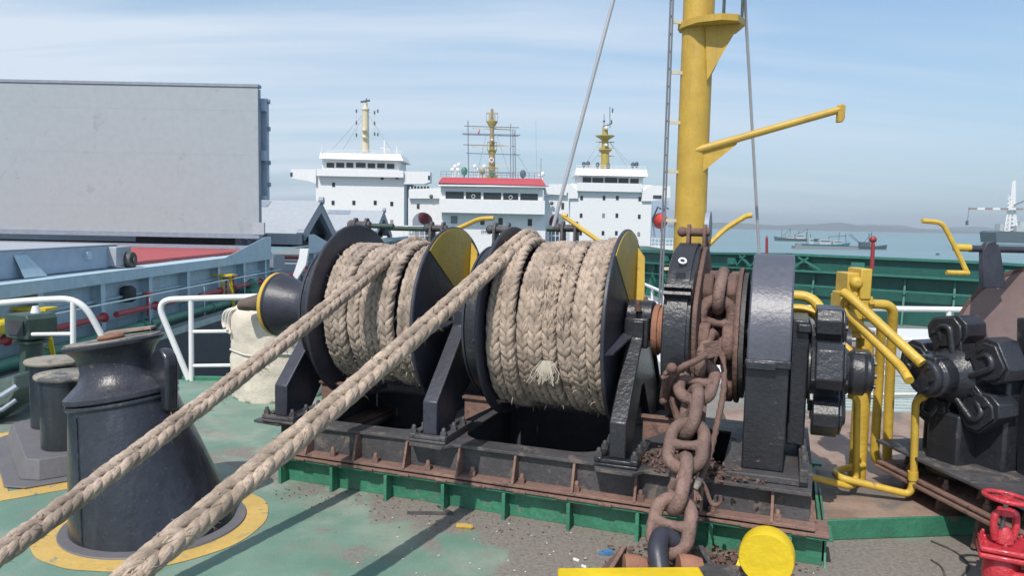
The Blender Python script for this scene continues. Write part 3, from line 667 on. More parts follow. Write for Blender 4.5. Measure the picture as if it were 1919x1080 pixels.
r2 = mooring('fuller rope coil with a frayed white end, nearer the chain wheel, its line in front', D2, .575, 4, M['rope2'], M['rope'], 8, l2, .057)
# frayed end with white yarns on the right drum
b = MB(); rnd = random.Random(5); base = Wp(2.10, V0 - .60, ZC - .18)
for i in range(60):
    x = rnd.gauss(0, .016); q = base + U_ * x; e1 = q - Vector((0, 0, .07)) + U_ * (x * 1.5) - V_ * .035; e2 = e1 - Vector((0, 0, .03 + .06 * rnd.random())) + U_ * rnd.gauss(-.008, .022) + V_ * rnd.gauss(.01, .012)
    b.tube([q, e1, e1.lerp(e2, .6) + U_ * rnd.gauss(0, .006), e2], .0030, 4)
b.obj('frayed_end', M['tuft'], r2)
b = MB()
for k, (uu, aa, ln) in enumerate(((2.08, -62, .20), (2.16, -40, .16), (2.2, -72, .14))):
    for i in range(24):
        a0 = R_(aa + rnd.uniform(-14, 14)); u = uu + rnd.gauss(0, .045); rr = .636
        q = Wp(u, V0 + rr * math.sin(a0), ZC + rr * math.cos(a0)); a1 = a0 - rnd.uniform(.03, .12); q2 = Wp(u + rnd.gauss(0, .03), V0 + (rr + .006) * math.sin(a1), ZC + (rr + .006) * math.cos(a1)); b.tube([q, q.lerp(q2, .5) - V_ * .008, q2], .0028, 4)
b.obj('frayed_yarn', M['rope2'], r2, kind='stuff')
# wrapped chafe patch where the second line leaves the coil

# ------------------------------------------------------------------ anchor chain
def link_mesh(mtx, Lk=.386, Wd=.256, r=.0388, stud=True):
    b = MB(mtx); R = Wd / 2 - r; h = Lk / 2 - r - R; pts = []
    for k in range(13): t = PI * k / 12; pts.append((R * math.cos(t), 0, h + R * math.sin(t)))
    for k in range(13): t = PI + PI * k / 12; pts.append((R * math.cos(t), 0, -h + R * math.sin(t)))
    pts = [(x * (1.0 + .10 * math.cos(z / (h + R) * 1.4)), y, z) for x, y, z in pts]
    b.tube(pts, r, 10, True)
    if stud: b.lathe([(.046, -R * 1.1), (.028, -.03), (.028, .03), (.046, R * 1.1)], (0, 0, 0), (1, 0, 0), 10)
    return b
ch = thing('anchor_chain', 'rusty stud-link anchor chain hanging from the chain wheel to the deck stopper', 'chain', at(1258, 990, 4.0))
cp = [Wp(3.18, V0 + .36, ZC + .02), Wp(3.18, V0 + .22, ZC + .26), Wp(3.18, V0 - .03, ZC + .345), Wp(3.175, V0 - .27, ZC + .275), at(1334, 640, 4.86), at(1302, 730, 4.58), at(1284, 850, 4.24), at(1258, 990, 3.98), at(1243, 1075, 3.82)]
cs = spline(cp, 24); cl = [0]
for i in range(1, len(cs)): cl.append(cl[-1] + (cs[i] - cs[i - 1]).length)
def cat_(d):
    for i in range(1, len(cs)):
        if cl[i] >= d: return cs[i - 1].lerp(cs[i], (d - cl[i - 1]) / (cl[i] - cl[i - 1])), (cs[i] - cs[i - 1]).normalized()
    return cs[-1], (cs[-1] - cs[-2]).normalized()
# place links backwards from the ring at the stopper
dring = min(range(len(cs)), key=lambda i: (cs[i] - at(1258, 985, 3.98)).length); d = cl[dring]; k = 0
while d > .12:
    p, t = cat_(d); fwd = (CAM - p).normalized(); n0 = (fwd - t * fwd.dot(t)).normalized(); x0 = t.cross(n0)
    a = R_((0 if k % 2 == 0 else 90) + (8, -12, 14, -18, 10, 20, -8)[k % 7]); n1 = n0 * math.cos(a) + x0 * math.sin(a); x1 = n1.cross(t)
    mt_ = Matrix((x1, n1, t)).transposed().to_4x4(); mt_.translation = p
    link_mesh(mt_).obj('link', M['chain'], ch, ang=60); d -= .242; k += 1
# dark shackle that ties the chain down
p = at(1243, 1046, 3.84)
b = MB(); b.tube(spline([at(1262, 1015, 3.93), at(1240, 1006, 3.90), at(1232, 1030, 3.80), at(1236, 1062, 3.74), at(1240, 1110, 3.66)], 6), .052, 14); b.tube([at(1262, 1015, 3.93), at(1268, 1045, 3.98)], .045, 12)
solo(b, 'lashing_bar', M['navy'], 'dark bent bar through the lowest chain ring', 'bar', ang=60)
# canvas lashing and wire strop with a hook
b = MB(); ls = spline([at(1345, 648, 4.62), at(1312, 672, 4.55), at(1276, 690, 4.56), at(1262, 706, 4.62), at(1248, 740, 4.70)], 8)
b.tube(ls, .02, 8, rs=[.021 + .010 * noise.noise((i * .9, 1, 0)) for i in range(len(ls))])
for i in range(3): b.tube(spline([at(1262 + i * 5, 700, 4.62), at(1254 - i * 6, 690 + i * 9, 4.57), at(1246, 712, 4.6), at(1240 + 5 * i, 745, 4.7)], 6), .014, 6)
b.sphere(at(1259, 690, 4.55), .034, 10)
b.sphere(at(1243, 752, 4.70), .027, 10); b.obox(at(1336, 655, 4.57), (1, -.2, .3), (.10, .05, .09)); lash = solo(b, 'lashing_strap', M['rust'], 'knotted rusty strap wound round the upper chain links', 'strap', ang=60)
wp = spline([at(1352, 640, 4.75), at(1357, 720, 4.6), at(1345, 790, 4.45), at(1328, 860, 4.3), at(1310, 905, 4.2)], 10)
ws = thing('wire_strop', 'rusty wire strop with a small open hook hanging beside the chain', 'wire', at(1340, 800, 4.5))
b = MB(); b.tube(wp, .017, 8)
for k in range(3):
    q = []
    for i, p_ in enumerate(wp): t = i * .9 + k * 2.1; q.append(p_ + Vector((math.cos(t), .4 * math.sin(t), math.sin(t) * .3)) * .013)
    b.tube(q, .009, 6)
b.obj('strands', M['rust'], ws, ang=60)
b = MB(); b.tube(spline([at(1312, 898, 4.2), at(1322, 915, 4.18), at(1331, 940, 4.16), at(1338, 947, 4.15), at(1349, 943, 4.15), at(1350, 930, 4.15)], 6), .0125, 8); b.obj('hook', M['rust'], ws, ang=60)
b = MB(); b.tube([at(1313, 897, 4.15), at(1302, 916, 4.14)], .022, 10); b.obj('sleeve', M['capw'], ws)
b = MB()
for k in range(5): b.tube([at(1302, 916, 4.14), at(1290 + k * 6, 938, 4.13)], .008, 5)
b.obj('wire_tail', M['rustp'], ws)
b = MB(); b.bar(at(1320, 745, 4.75), at(1312, 842, 4.55), .035, .035); b.bar(at(1258, 745, 4.7), at(1275, 805, 4.55), .03, .03); solo(b, 'chain_guide_bar', M['rust'], 'pair of thin rusty guide bars behind the hanging chain', 'bar')

# ------------------------------------------------------------------ chain stopper at the bottom edge
st = thing('chain_stopper', 'rusty chain stopper with brown rollers and a yellow front bar', 'stopper', gr(1240, 1085, 0))
b = MB(); b.bar(at(1046, 1092, 3.62), at(1318, 1090, 3.62), .16, .08); b.obj('front_bar', M['yellow2'], st, bevel=.012)
for xs in ((1128, 1166), (1352, 1318)):
    (xa, xb) = xs; A, B = at(xa - (0 if xa < 1240 else 0), 1085, 3.72), at(xb, 1022, 3.95); b = MB()
    w = Vector((.03 if xa < 1240 else -.03, 0, 0)); b.prism([A, B, B + Vector((0, .06, -.15)), A + Vector((0, .35, -.15))], w); b.obj('side_plate', M['rustp' if xa < 1240 else 'bed'], st, bevel=.006)
for (xa, xb) in ((1168, 1214), (1270, 1318)):
    b = MB(); p0, p1 = at(xa, 1066, 3.80), at(xb, 1068, 3.80); b.lathe([(.02, 0), (.072, .004), (.075, .03), (.07, (p1 - p0).length * .6), (.058, (p1 - p0).length - .01), (.02, (p1 - p0).length)], p0, p1 - p0, 20); b.obj('roller', M['redoxide'], st)
b = MB(); b.bar(at(1310, 1080, 3.75), at(1400, 1085, 3.7), .08, .1); b.obj('base', M['bed'], st)

# round yellow head beside it
yb = thing('roller_stand', 'thick round yellow disc on a short yellow arm at the bottom edge', 'roller', gr(1440, 1090, 0))
b = MB(); c = at(1438, 1038, 3.62); ax = Vector((-.40, -.92, -.03)).normalized()
b.lathe([(.02, 0), (.118, 0), (.126, .006), (.131, .03), (.133, .115), (.128, .127), (.02, .127)], c - ax * .05, -ax * -1, 56); b.m = Matrix(); b.obj('disc', M['yellow2'], yb, ang=35)
b = MB(); b.bar(at(1392, 1052, 3.78), at(1376, 1100, 3.7), .03, .06); b.cyl(c - ax * .05, gr(1440, 1050, 0) + Vector((0, .02, 0)), .05, .07, 16); b.obj('arm', M['yellow2'], yb)

# ------------------------------------------------------------------ roller fairlead on its raked pedestal
fl = thing('roller_fairlead', 'black roller fairlead on a raked cone pedestal standing in a yellow deck ring', 'fairlead', (RC[0], RC[1], 0))
b = MB(); b.lathe([(.02, 0), (.56, 0), (.555, .008), (.50, .008), (.02, .008)], (RC[0], RC[1], .006), (0, 0, 1), 64); b.obj('base_plate', M['greybox'], fl)
b = MB(); n = 56; rows = []; tilt = Vector((-.155, .03, 1)).normalized()
c0, c1 = Vector((RC[0] - .015, RC[1] + .02, .014)), Vector((-2.525, 4.80, .80)); vs = []; fs = []
x1, y1, _ = frame(tilt)
for j in range(11):
    s = j / 10; ce = c0.lerp(c1, s); rr = .497 + (.322 - .497) * s; nn = Vector((0, 0, 1)).lerp(tilt, s).normalized(); xx = (Vector((1, 0, 0)) - nn * nn.x).normalized(); yy = nn.cross(xx)
    for i in range(n): t = 2 * PI * i / n; vs.append(ce + (xx * math.cos(t) + yy * math.sin(t)) * rr)
for j in range(10):
    for i in range(n): i2 = (i + 1) % n; fs.append((j * n + i, j * n + i2, (j + 1) * n + i2, (j + 1) * n + i))
fs.append([10 * n + i for i in range(n)]); b.add(vs, fs); ped = b.obj('pedestal', M['cone'], fl, ang=50)
b = MB(); q = []
for j in range(40):
    s = j / 39 * .93 + .01; ce = c0.lerp(c1, s); rr = .499 + (.324 - .499) * s; t = R_(243); q.append(ce + Vector((math.cos(t) * rr, math.sin(t) * rr, .0)) + Vector((.006 * noise.noise((j * .8, 0, 0)), 0, 0)))
b.tube(q, .006, 6); b.obj('weld_seam', M['cone'], ped)
hb = c1 - tilt * .005
b = MB(); b.lathe([(.05, 0), (.335, 0), (.34, .012), (.335, .028), (.05, .028)], hb, tilt, 56); b.obj('seat_ring', M['cone'], fl, ang=30)
b = MB(); b.lathe([(.05, .034), (.33, .034), (.342, .045), (.34, .07), (.30, .105), (.245, .155), (.222, .22), (.222, .28), (.242, .325), (.278, .362), (.298, .376), (.301, .395), (.292, .402), (.05, .403)], hb, tilt, 64); rl = b.obj('roller', M['rollerm'], fl, ang=40)
b = MB(); b.lathe([(.02, .4035), (.287, .4035), (.284, .411), (.02, .411)], hb, tilt, 48); b.obj('top_plate', M['capw'], rl)
# upright horn at the right of the roller
b = MB(); hc = at(310, 745, 4.72); hx = Vector((.80, -.55, 0)).normalized(); hy = Vector((0, 0, 1))
pr = [(-.085, -.10), (.075, -.07), (.085, .18)] + [(.085 * math.cos(R_(a)), .20 + .085 * math.sin(R_(a))) for a in range(0, 181, 20)] + [(-.085, .14)]
pr = [(x * 1.12, y * 1.12) for x, y in pr]
b.prism([hc + hx * x + hy * y - hx.cross(hy) * .04 for x, y in pr], hx.cross(hy) * .085); b.obj('rope_horn', M['cone'], fl, bevel=.02, seg=3)
b = MB(); b.bar(hc + Vector((0, 0, -.05)), hb + tilt * .012 + Vector((.2, 0, 0)), .16, .05); b.obj('horn_arm', M['navy'], fl, bevel=.01)
# paint scabs
b = MB()
for (x, y, w, h) in ((350, 820, .02, .07), (357, 838, .016, .05)): b.obox(at(x, y, 4.83), (.35, -.2, -1), (h, w, .006), (0, -1, .2))
b.obj('tag', M['capw'], ped)
# rusty plate and puck lying on top
tp = hb + tilt * .425
b = MB(); b.lathe([(.02, 0), (.075, 0), (.082, .012), (.075, .026), (.02, .028)], tp + Vector((.02, -.06, -.006)), tilt, 24); solo(b, 'puck', M['redoxide'], 'small red-brown rusty puck lying on the roller head', 'puck')
b = MB(); b.obox(tp + Vector((.065, .09, .03)), (1, .1, .14), (.30, .10, .014)); solo(b, 'plank', M['plank'], 'short thin wooden strip lying on the roller head', 'plank')

# ------------------------------------------------------------------ twin bollard
bo = thing('mooring_bollard', 'twin black bollard posts with striped caps on a grey base with sloping sides', 'bollard', (-3.6, 5.5, 0))
BB = .17; P0 = gr(103, 800, BB); P0.x += .03; P1 = gr(135, 842, BB); P0.z = P1.z = BB
dirn = (P0 - P1).normalized(); side = Vector((dirn.y, -dirn.x, 0))
P0 = P0 + dirn * .1; P1 = P1 + dirn * .14
mB = Matrix((dirn, -side, Vector((0, 0, 1)))).transposed().to_4x4(); mB.translation = Vector((*((P0 + P1) / 2).xy, 0)); hl = (P0 - P1).length / 2
ib = mB.inverted()
for nm, hx_, hy_, z0, z1, inset, mt in (('skirt', hl + .44, .46, .006, .022, .0, 'greybox'), ('base', hl + .35, .36, .023, BB, .05, 'greybox')):
    b = MB(mB); c = .12
    def oc(ex): return [(-hx_ + ex, -hy_ + c, 0), (-hx_ + c, -hy_ + ex, 0), (hx_ - c, -hy_ + ex, 0), (hx_ - ex, -hy_ + c, 0), (hx_ - ex, hy_ - c, 0), (hx_ - c, hy_ - ex, 0), (-hx_ + c, hy_ - ex, 0), (-hx_ + ex, hy_ - c, 0)]
    lo_ = [(x, y, z0) for x, y, _ in oc(0)]; hi_ = [(x, y, z1) for x, y, _ in oc(inset)]
    b.add(lo_ + hi_, [list(range(8))[::-1], list(range(8, 16))] + [(i, (i + 1) % 8, (i + 1) % 8 + 8, i + 8) for i in range(8)]); b.obj(nm, M[mt], bo, bevel=.006)
for P in (P0, P1):
    b = MB(); b.lathe([(.195, 0), (.193, .52), (.193, .545)], P, (0, 0, 1), 40); po = b.obj('post', M['cone'], bo, ang=50)
    b = MB(); b.lathe([(.05, .546), (.225, .546), (.232, .556), (.232, .568), (.223, .578), (.05, .578)], P, (0, 0, 1), 48); b.obj('cap', M['capw'], po, ang=50)
b = MB(mB); hx_, hy_ = hl + .60, .62; b.plate([(-hx_, -hy_), (hx_, -hy_), (hx_, hy_), (-hx_, hy_)], [[(-hx_ + .18, -hy_ + .18), (hx_ - .18, -hy_ + .18), (hx_ - .18, hy_ - .18), (-hx_ + .18, hy_ - .18)]], .002, .0045); struct(b, 'painted_border', M['ring'])

# ------------------------------------------------------------------ vent post, rails, bag and bits at the left deck edge
vp = gr(62, 752, 0)
vt = thing('deck_vent', 'dark green deck vent pipe with a square hooded head behind the bollards', 'vent', vp)
b = MB(); b.lathe([(.15, 0), (.15, .02), (.115, .022), (.11, .62), (.125, .63), (.165, .635), (.165, .665), (.11, .67)], vp, (0, 0, 1), 24); b.obj('pipe', M['ventg'], vt, ang=40)
b = MB(); hm = Matrix.Translation(vp) @ Matrix.Rotation(R_(-22), 4, 'Z'); b.m = hm; hd = [(-.17, .69), (.17, .69), (.19, .74), (.19, .90), (.15, .95), (-.15, .95), (-.19, .90), (-.19, .74)]; b.prism([(x, -.15, z) for x, z in hd], (0, .32, 0)); h_ = b.obj('hood', M['ventg'], vt, bevel=.012)
b = MB(hm); b.box(-.12, .12, -.165, -.152, .735, .885); b.obj('shutter', M['dark'], h_)
b = MB(hm); b.cyl((.02, .05, .95), (.02, .05, 1.02), .05, .03, 10); b.obj('vent_cap', M['white'], h_)
rails = []
def rail(label, tubes, posts, r=.03, mids=()):
    t = thing('guard_rail', label, 'railing', Vector(posts[0][0]), 'white tube railings round the deck')
    b = MB(); b.tube(fillet(tubes, .22, 7), r, 10); b.obj('top_rail', M['white'], t, ang=60)
    for p, q in posts: b = MB(); b.cyl(p, q, r * .85, r * .85, 10); b.obj('post', M['white'], t)
    for mm in mids: b = MB(); b.tube(mm, r * .6, 8); b.obj('mid_rail', M['white'], t)
    return t
YR = 7.55
rail('white railing at the far left above the vent pipe, curving down at its end', [at(-60, 574, YR - .2), at(70, 562, YR), at(152, 559, YR), at(200, 645, YR + .1), at(225, 735, YR + .1)], [(at(137, 722, YR), at(137, 562, YR)), (at(-30, 722, YR - .2), at(-30, 570, YR - .2))], .032, [[at(60, 627, YR), at(137, 626, YR)], [at(60, 690, YR), at(137, 689, YR)]])
YB = 9.02
rail('white railing with a sloping end stay behind the canvas bag', [at(354, 712, YB), at(292, 562, YB), at(478, 556, YB), at(640, 553, YB)], [(at(359, 716, YB), at(358, 560, YB)), (at(520, 716, YB), at(520, 556, YB))], .036, [[at(359, 622, YB), at(520, 620, YB)], [at(359, 686, YB), at(520, 684, YB)]])
b = MB(); b.bar(Vector((-4.02, 9.04, .02)), Vector((2.2, 9.22, .02)), .05, .06); struct(b, 'deck_coaming', M['green'], bevel=.005)
b = MB(); b.box(-5.6, -5.5, 1, 6.4, .0, .10); struct(b, 'deck_coaming', M['green'])
# boat-like fairlead edge at far left
b = MB(); fp = [at(-30, 800, 6.9), at(10, 770, 6.95), at(28, 735, 7.0), at(26, 705, 7.1), at(-30, 720, 7.1)]
fd = thing('deck_fairlead', 'dark green open fairlead casting at the left picture edge', 'fairlead', gr(0, 800, 0))
b.prism([p for p in fp], (0, .5, 0)); b.obj('body', M['ventg'], fd, bevel=.02)
b = MB(); b.tube([at(-40, 752, 6.85), at(5, 742, 6.88), at(32, 725, 6.95)], .03, 8); b.tube([at(-40, 778, 6.85), at(5, 768, 6.88), at(30, 750, 6.95)], .022, 8); b.obj('lip', M['steel'], fd)

bg = thing('canvas_bag', 'large cream canvas bag tied with cord standing beside the warping head', 'bag', gr(492, 752, 0) + Vector((0, .3, 0)))
bg.location.x += .055; bg.location.y += .06; c = bg.location.copy(); b = MB(); n = 72; m_ = 34; vs = []; fs = []
for j in range(m_ + 1):
    s = j / m_; z = 1.10 * s
    prof = .515 - .03 * (1 - s) + .012 * math.sin(s * 7) - (.008 if abs(s - .48) < .02 else 0) - max(0, s - .84) ** 1.6 * 3.4
    for i in range(n):
        t = 2 * PI * i / n; f = 1 + .055 * noise.noise((math.cos(t) * 2.2, math.sin(t) * 2.2, z * 3.2)) + .04 * noise.noise((math.cos(t) * 5 + z * 2, math.sin(t) * 5, z * 9)) + .02 * noise.noise((t * 9, z * 2.0, 4)) * (s if s > .6 else .35)
        vs.append(c + Vector((math.cos(t) * prof * f, math.sin(t) * prof * f, z + .035 * s * noise.noise((math.cos(t) * 1.6, math.sin(t) * 1.6, 7)))))
for j in range(m_):
    for i in range(n): i2 = (i + 1) % n; fs.append((j * n + i, j * n + i2, (j + 1) * n + i2, (j + 1) * n + i))
fs.append([m_ * n + i for i in range(n)][::1]); fs.append(list(range(n))[::-1]); b.add(vs, fs); b.obj('body', M['canvas'], bg, ang=80)
for z, rr in ((.535, .500), (1.0, .44)):
    b = MB(); b.tube([c + Vector((math.cos(2 * PI * i / 48) * (rr + .012 * noise.noise((i * .5, z, 0))), math.sin(2 * PI * i / 48) * rr, z + .012 * math.sin(i * .7))) for i in range(48)], .011, 6, True); b.obj('cord', M['cord'], bg)
for k in range(3):
    b = MB(); x = -.44 + k * .03; b.tube(spline([c + Vector((x + .12, -.30, 1.03)), c + Vector((x - .02, -.33, .98)), c + Vector((x - .06, -.30, .86 - .02 * k)), c + Vector((x - .02, -.36, .80 - .03 * k))], 6), .016, 6); b.obj('loop', M['cord'], bg)
b = MB(); bx = at(474, 572, 7.75); n = 14
vs = []
for j in range(9):
    for i in range(n): t = 2 * PI * i / n; s = j / 8; vs.append(bx + Vector((-.13 + .32 * s, .1 * math.cos(t), (.055 + .06 * s) * math.sin(t) + .05 * s + .018 * noise.noise((i, j * .7, 0)))))
b.add(vs, [(j * n + i, j * n + (i + 1) % n, (j + 1) * n + (i + 1) % n, (j + 1) * n + i) for j in range(8) for i in range(n)] + [list(range(n))[::-1], [8 * n + i for i in range(n)]])
solo(b, 'cloth_bundle', M['brown'], 'brown cloth bundle lying on top of the canvas bag', 'cloth', ang=60)

# ------------------------------------------------------------------ yellow control stand and its pipes
cs_ = thing('control_stand', 'yellow hydraulic control valve with a red ball lever on a brown post', 'valve stand', gr(1605, 902, .13))
base = gr(1605, 902, .13); zt = at(1605, 622, base.y).z
b = MB(); b.cyl(base, (base.x, base.y, zt), .062, .062, 18); b.obj('post', M['ochre'], cs_)
def px_box(x0, y0, x1, y1, Y, dep):
    a, b_ = at(x0, (y0 + y1) / 2, Y), at(x1, (y0 + y1) / 2, Y); t, q = at((x0 + x1) / 2, y0, Y), at((x0 + x1) / 2, y1, Y); return (a.x, b_.x, Y, Y + dep, q.z, t.z)
Yc = base.y - .12
b = MB(); b.box(*px_box(1588, 512, 1613, 560, Yc, .2)); b.box(*px_box(1613, 504, 1634, 562, Yc - .03, .22)); b.box(*px_box(1582, 556, 1636, 600, Yc - .02, .24)); b.box(*px_box(1570, 585, 1620, 622, Yc + .0, .2)); b.box(*px_box(1576, 548, 1590, 582, Yc, .16))
b.lathe([(.045, 0), (.045, .03), (.025, .05)], at(1603, 530, Yc), (0, -1, 0), 14)
vb = b.obj('valve_block', M['yellow'], cs_, bevel=.008)
for (x, y) in ((1592, 550), (1602, 552), (1600, 566), (1622, 578), (1630, 584), (1634, 566), (1622, 592), (1596, 575)): b = MB(); b.cyl(at(x, y, Yc - .05), at(x, y, Yc + .02), .02, .02, 6); b.obj('bolt', M['yellow'], vb)
b = MB(); b.box(*px_box(1574, 618, 1622, 634, Yc + .02, .2)); b.obj('bracket', M['ochre'], cs_)
b = MB(); b.cyl(at(1634, 506, Yc + .06), at(1636, 456, Yc + .06), .014, .014, 10); lv = b.obj('lever', M['maroon'], cs_)
b = MB(); b.sphere(at(1636, 449, Yc + .06), .026, 14); b.obj('ball', M['maroon'], lv)
def pipe(pts, r, mat, label, rad=.14, n=12):
    b = MB(); b.tube(fillet(pts, rad, 7), r, n); return b
pp = thing('hydraulic_pipes', 'yellow hydraulic pipe run linking the valve stand with the black motors', 'pipes', gr(1650, 880, .13))
YP = base.y - .16
for pts, r, rd, nm in (
    ([at(1580, 548, YP), at(1592, 556, YP - .05), at(1728, 682, 4.78)], .033, .10, 'motor_pipe'),
    ([at(1580, 580, YP + .02), at(1594, 594, YP), at(1690, 690, 4.90), at(1704, 714, 4.78)], .031, .10, 'motor_pipe'),
    ([at(1632, 570, YP + .1), at(1674, 572, YP + .1), at(1668, 700, YP + .25), at(1662, 866, YP + .3), at(1690, 880, YP + .3)], .035, .20, 'return_pipe'),
    ([at(1622, 588, YP + .06), at(1652, 606, YP + .06), at(1648, 700, YP + .2), at(1638, 862, YP + .25), at(1662, 876, YP + .3)], .033, .16, 'return_pipe'),
    ([at(1470, 553, 5.15), at(1522, 556, 5.1), at(1604, 684, 4.72), at(1606, 720, 4.66)], .036, .22, 'feed_pipe'),
    ([at(1470, 578, 5.3), at(1522, 580, 5.25), at(1592, 680, 4.86), at(1596, 700, 4.8)], .034, .2, 'feed_pipe'),
    ([at(1594, 742, 4.95), at(1606, 748, 5.0), at(1604, 896, 5.2), at(1598, 914, 5.1), at(1508, 892, 5.05)], .023, .08, 'drain_pipe'),
    ([at(1618, 872, 5.4), at(1562, 884, 5.25), at(1572, 896, 5.1), at(1706, 928, 5.02), at(1712, 900, 5.02), at(1716, 752, 5.0), at(1735, 742, 4.95)], .025, .07, 'drain_pipe')):
    pipe(pts, r, None, None, rd).obj(nm, M['yellow'], pp, ang=60)
b = MB(); b.cyl(at(1711, 900, 5.02), at(1711, 884, 5.02), .034, .034, 12); b.obj('pipe_union', M['yellow'], pp)

# ------------------------------------------------------------------ second windlass at the right edge
w2 = thing('anchor_windlass', 'black windlass at the right edge with star-shaped motor and brown disc', 'winch', (3.3, 5.0, 0))
U2 = Vector((.93, .37, 0)).normalized(); V2 = Vector((-U2.y, U2.x, 0)); mC = at(1800, 702, 4.95)
M2 = Matrix((U2, V2, Vector((0, 0, 1)))).transposed().to_4x4(); M2.translation = mC
mt2 = M2 @ Matrix.Rotation(PI, 4, 'Z'); motor(w2, mt2, .93, .3, 10, .34, 1.0, .125)
b = MB(M2); b.box(.05, .32, -.30, .30, -.75, .02); b.box(.30, .45, -.5, .5, -.72, .0); b.box(-.12, .14, -.11, .13, -.7, -.25); b.obj('gear_case', M['tar'], w2, bevel=.02)
dC = at(1948, 684, 5.2)
b = MB(); b.lathe([(.05, 0), (.675, 0), (.69, .01), (.69, .035), (.675, .045), (.05, .045)], dC, U2, 72); b.obj('disc', M['primer'], w2, ang=30)
b = MB(); b.lathe([(.67, -.004), (.697, -.004), (.697, .05), (.67, .05)], dC, U2, 72, cap=False); b.obj('disc_rim', M['rust'], w2)
b = MB(); b.bar(at(1928, 596, 4.75), at(1928, 900, 4.65), .08, .12, (0, 1, 0)); b.obj('frame_post', M['tar'], w2, bevel=.01)
# bed rails stepping towards the camera
p_ = [(2.80, 5.45), (3.02, 4.0)]
def railbar(z0, z1, dx, w, name, mat):
    b = MB(); a, c_ = Vector((p_[0][0] + dx, p_[0][1], (z0 + z1) / 2)), Vector((p_[1][0] + dx, p_[1][1], (z0 + z1) / 2)); b.bar(a, c_, w, z1 - z0); return b.obj(name, M[mat], w2, bevel=.004)
railbar(.44, .462, .16, .5, 'top_plate', 'bed'); railbar(.30, .44, .22, .03, 'web', 'dark'); railbar(.282, .302, .14, .42, 'bottom_flange', 'rustp'); railbar(.25, .272, .12, .42, 'doubler_strip', 'rustp'); railbar(.10, .25, .26, .03, 'lower_web', 'dark')
for i in range(4):
    s = .15 + i * .24; x = p_[0][0] + (p_[1][0] - p_[0][0]) * s; y = p_[0][1] + (p_[1][1] - p_[0][1]) * s
    b = MB(); b.prism([(x + .02, y, .25), (x - .01, y, .02), (x + .25, y, .02), (x + .25, y, .25)], (0, .03, 0)); b.obj('bracket', M['rustp'], w2)
    b = MB(); b.prism([(x + .10, y + .1, .44), (x + .06, y + .1, .30), (x + .2, y + .1, .30), (x + .2, y + .1, .44)], (0, .02, 0)); b.obj('stiffener', M['rustp'], w2)
    bolt(Matrix(), w2, x + .01, y - .07, .302, .024, .06)
# brake crank on top
bk = MB(); pv = at(1862, 500, 5.25)
bk.prism([at(1842, 540, 5.2), at(1842, 470, 5.2), at(1850, 455, 5.2), at(1866, 452, 5.2), at(1876, 470, 5.2), at(1886, 540, 5.2)], (0, .05, 0)); bk.prism([at(1842, 540, 5.4), at(1848, 462, 5.4), at(1872, 458, 5.4), at(1886, 540, 5.4)], (0, .05, 0)); pl = bk.obj('brake_bracket', M['navy'], w2, bevel=.006)
b = MB(); b.cyl(at(1815, 466, 5.22), at(1990, 470, 5.3), .024, .024, 12); b.obj('brake_shaft', M['navy'], pl)
b = MB(); b.cyl(at(1788, 464, 5.22), at(1818, 465, 5.22), .026, .026, 12); b.tube(fillet([at(1728, 414, 5.22), at(1766, 417, 5.22), at(1792, 468, 5.2), at(1814, 514, 5.18)], .05), .017, 8); b.tube([at(1815, 512, 5.18), at(1774, 511, 5.18)], .017, 8); b.obj('crank_handle', M['yellow'], pl)

# ------------------------------------------------------------------ red valve
vl = thing('fire_valve', 'bright red globe valve with a red handwheel at the lower right corner', 'valve', gr(1885, 1120, 0))
wc = at(1887, 934, 3.95); base = Vector((wc.x, wc.y, 0))
b = MB(); wx = Vector((.10, .02, 1)).normalized(); b.torus(wc, wx, .108, .0135, 40, 8); x, y, a = frame(wx)
for k in range(3): t = 2 * PI * k / 3 + .5; b.bar(wc, wc + (x * math.cos(t) + y * math.sin(t)) * .105, .026, .012, wx)
b.lathe([(.03, -.012), (.03, .014), (.012, .018)], wc, wx, 14); b.obj('handwheel', M['redf'], vl, ang=50)
b = MB(); b.cyl(wc - wx * .20, wc + wx * .022, .013, .013, 10); b.obj('stem', M['bed'], vl)
b = MB()
for s in (-1, 1): b.tube(spline([wc + Vector((s * .03, 0, -.075)), wc + Vector((s * .058, 0, -.10)), wc + Vector((s * .06, 0, -.17)), wc + Vector((s * .045, 0, -.235))], 6), .02, 8)
b.lathe([(.042, -.095), (.042, -.06), (.02, -.055)], wc, (0, 0, 1), 14); b.lathe([(.05, -.25), (.046, -.20), (.02, -.16)], wc, (0, 0, 1), 14); b.obj('yoke', M['redf'], vl, ang=50, bevel=.004)
mv = Matrix.Translation(wc) @ Matrix.Rotation(R_(-28), 4, 'Z')
b = MB(mv); b.box(-.115, .115, -.115, .115, -.285, -.255); b.box(-.12, .12, -.12, .12, -.32, -.29); b.obj('bonnet_flange', M['redf'], vl, bevel=.01)
for i, (sx, sy) in enumerate(((-1, -1), (1, -1), (1, 1), (-1, 1), (0, -1), (-1, 0))): bolt(mv, vl, sx * .09, sy * .09, -.256, .015, .028, 'redf')
b = MB(); b.lathe([(.10, -.62), (.10, -.58), (.062, -.57), (.085, -.50), (.095, -.42), (.088, -.35), (.075, -.318)], wc, (0, 0, 1), 28); b.lathe([(.115, -wc.z + .005), (.115, -.61)], wc, (0, 0, 1), 24); b.obj('body', M['redf'], vl, ang=50)
for i in range(6): t = 2 * PI * i / 6 + .3; bolt(Matrix(), vl, wc.x + .092 * math.cos(t), wc.y + .092 * math.sin(t), wc.z - .58, .013, .03, 'redf')
so_ = wc + Vector((.03, -.06, -.43)); sd = Vector((.72, -.69, 0)).normalized()
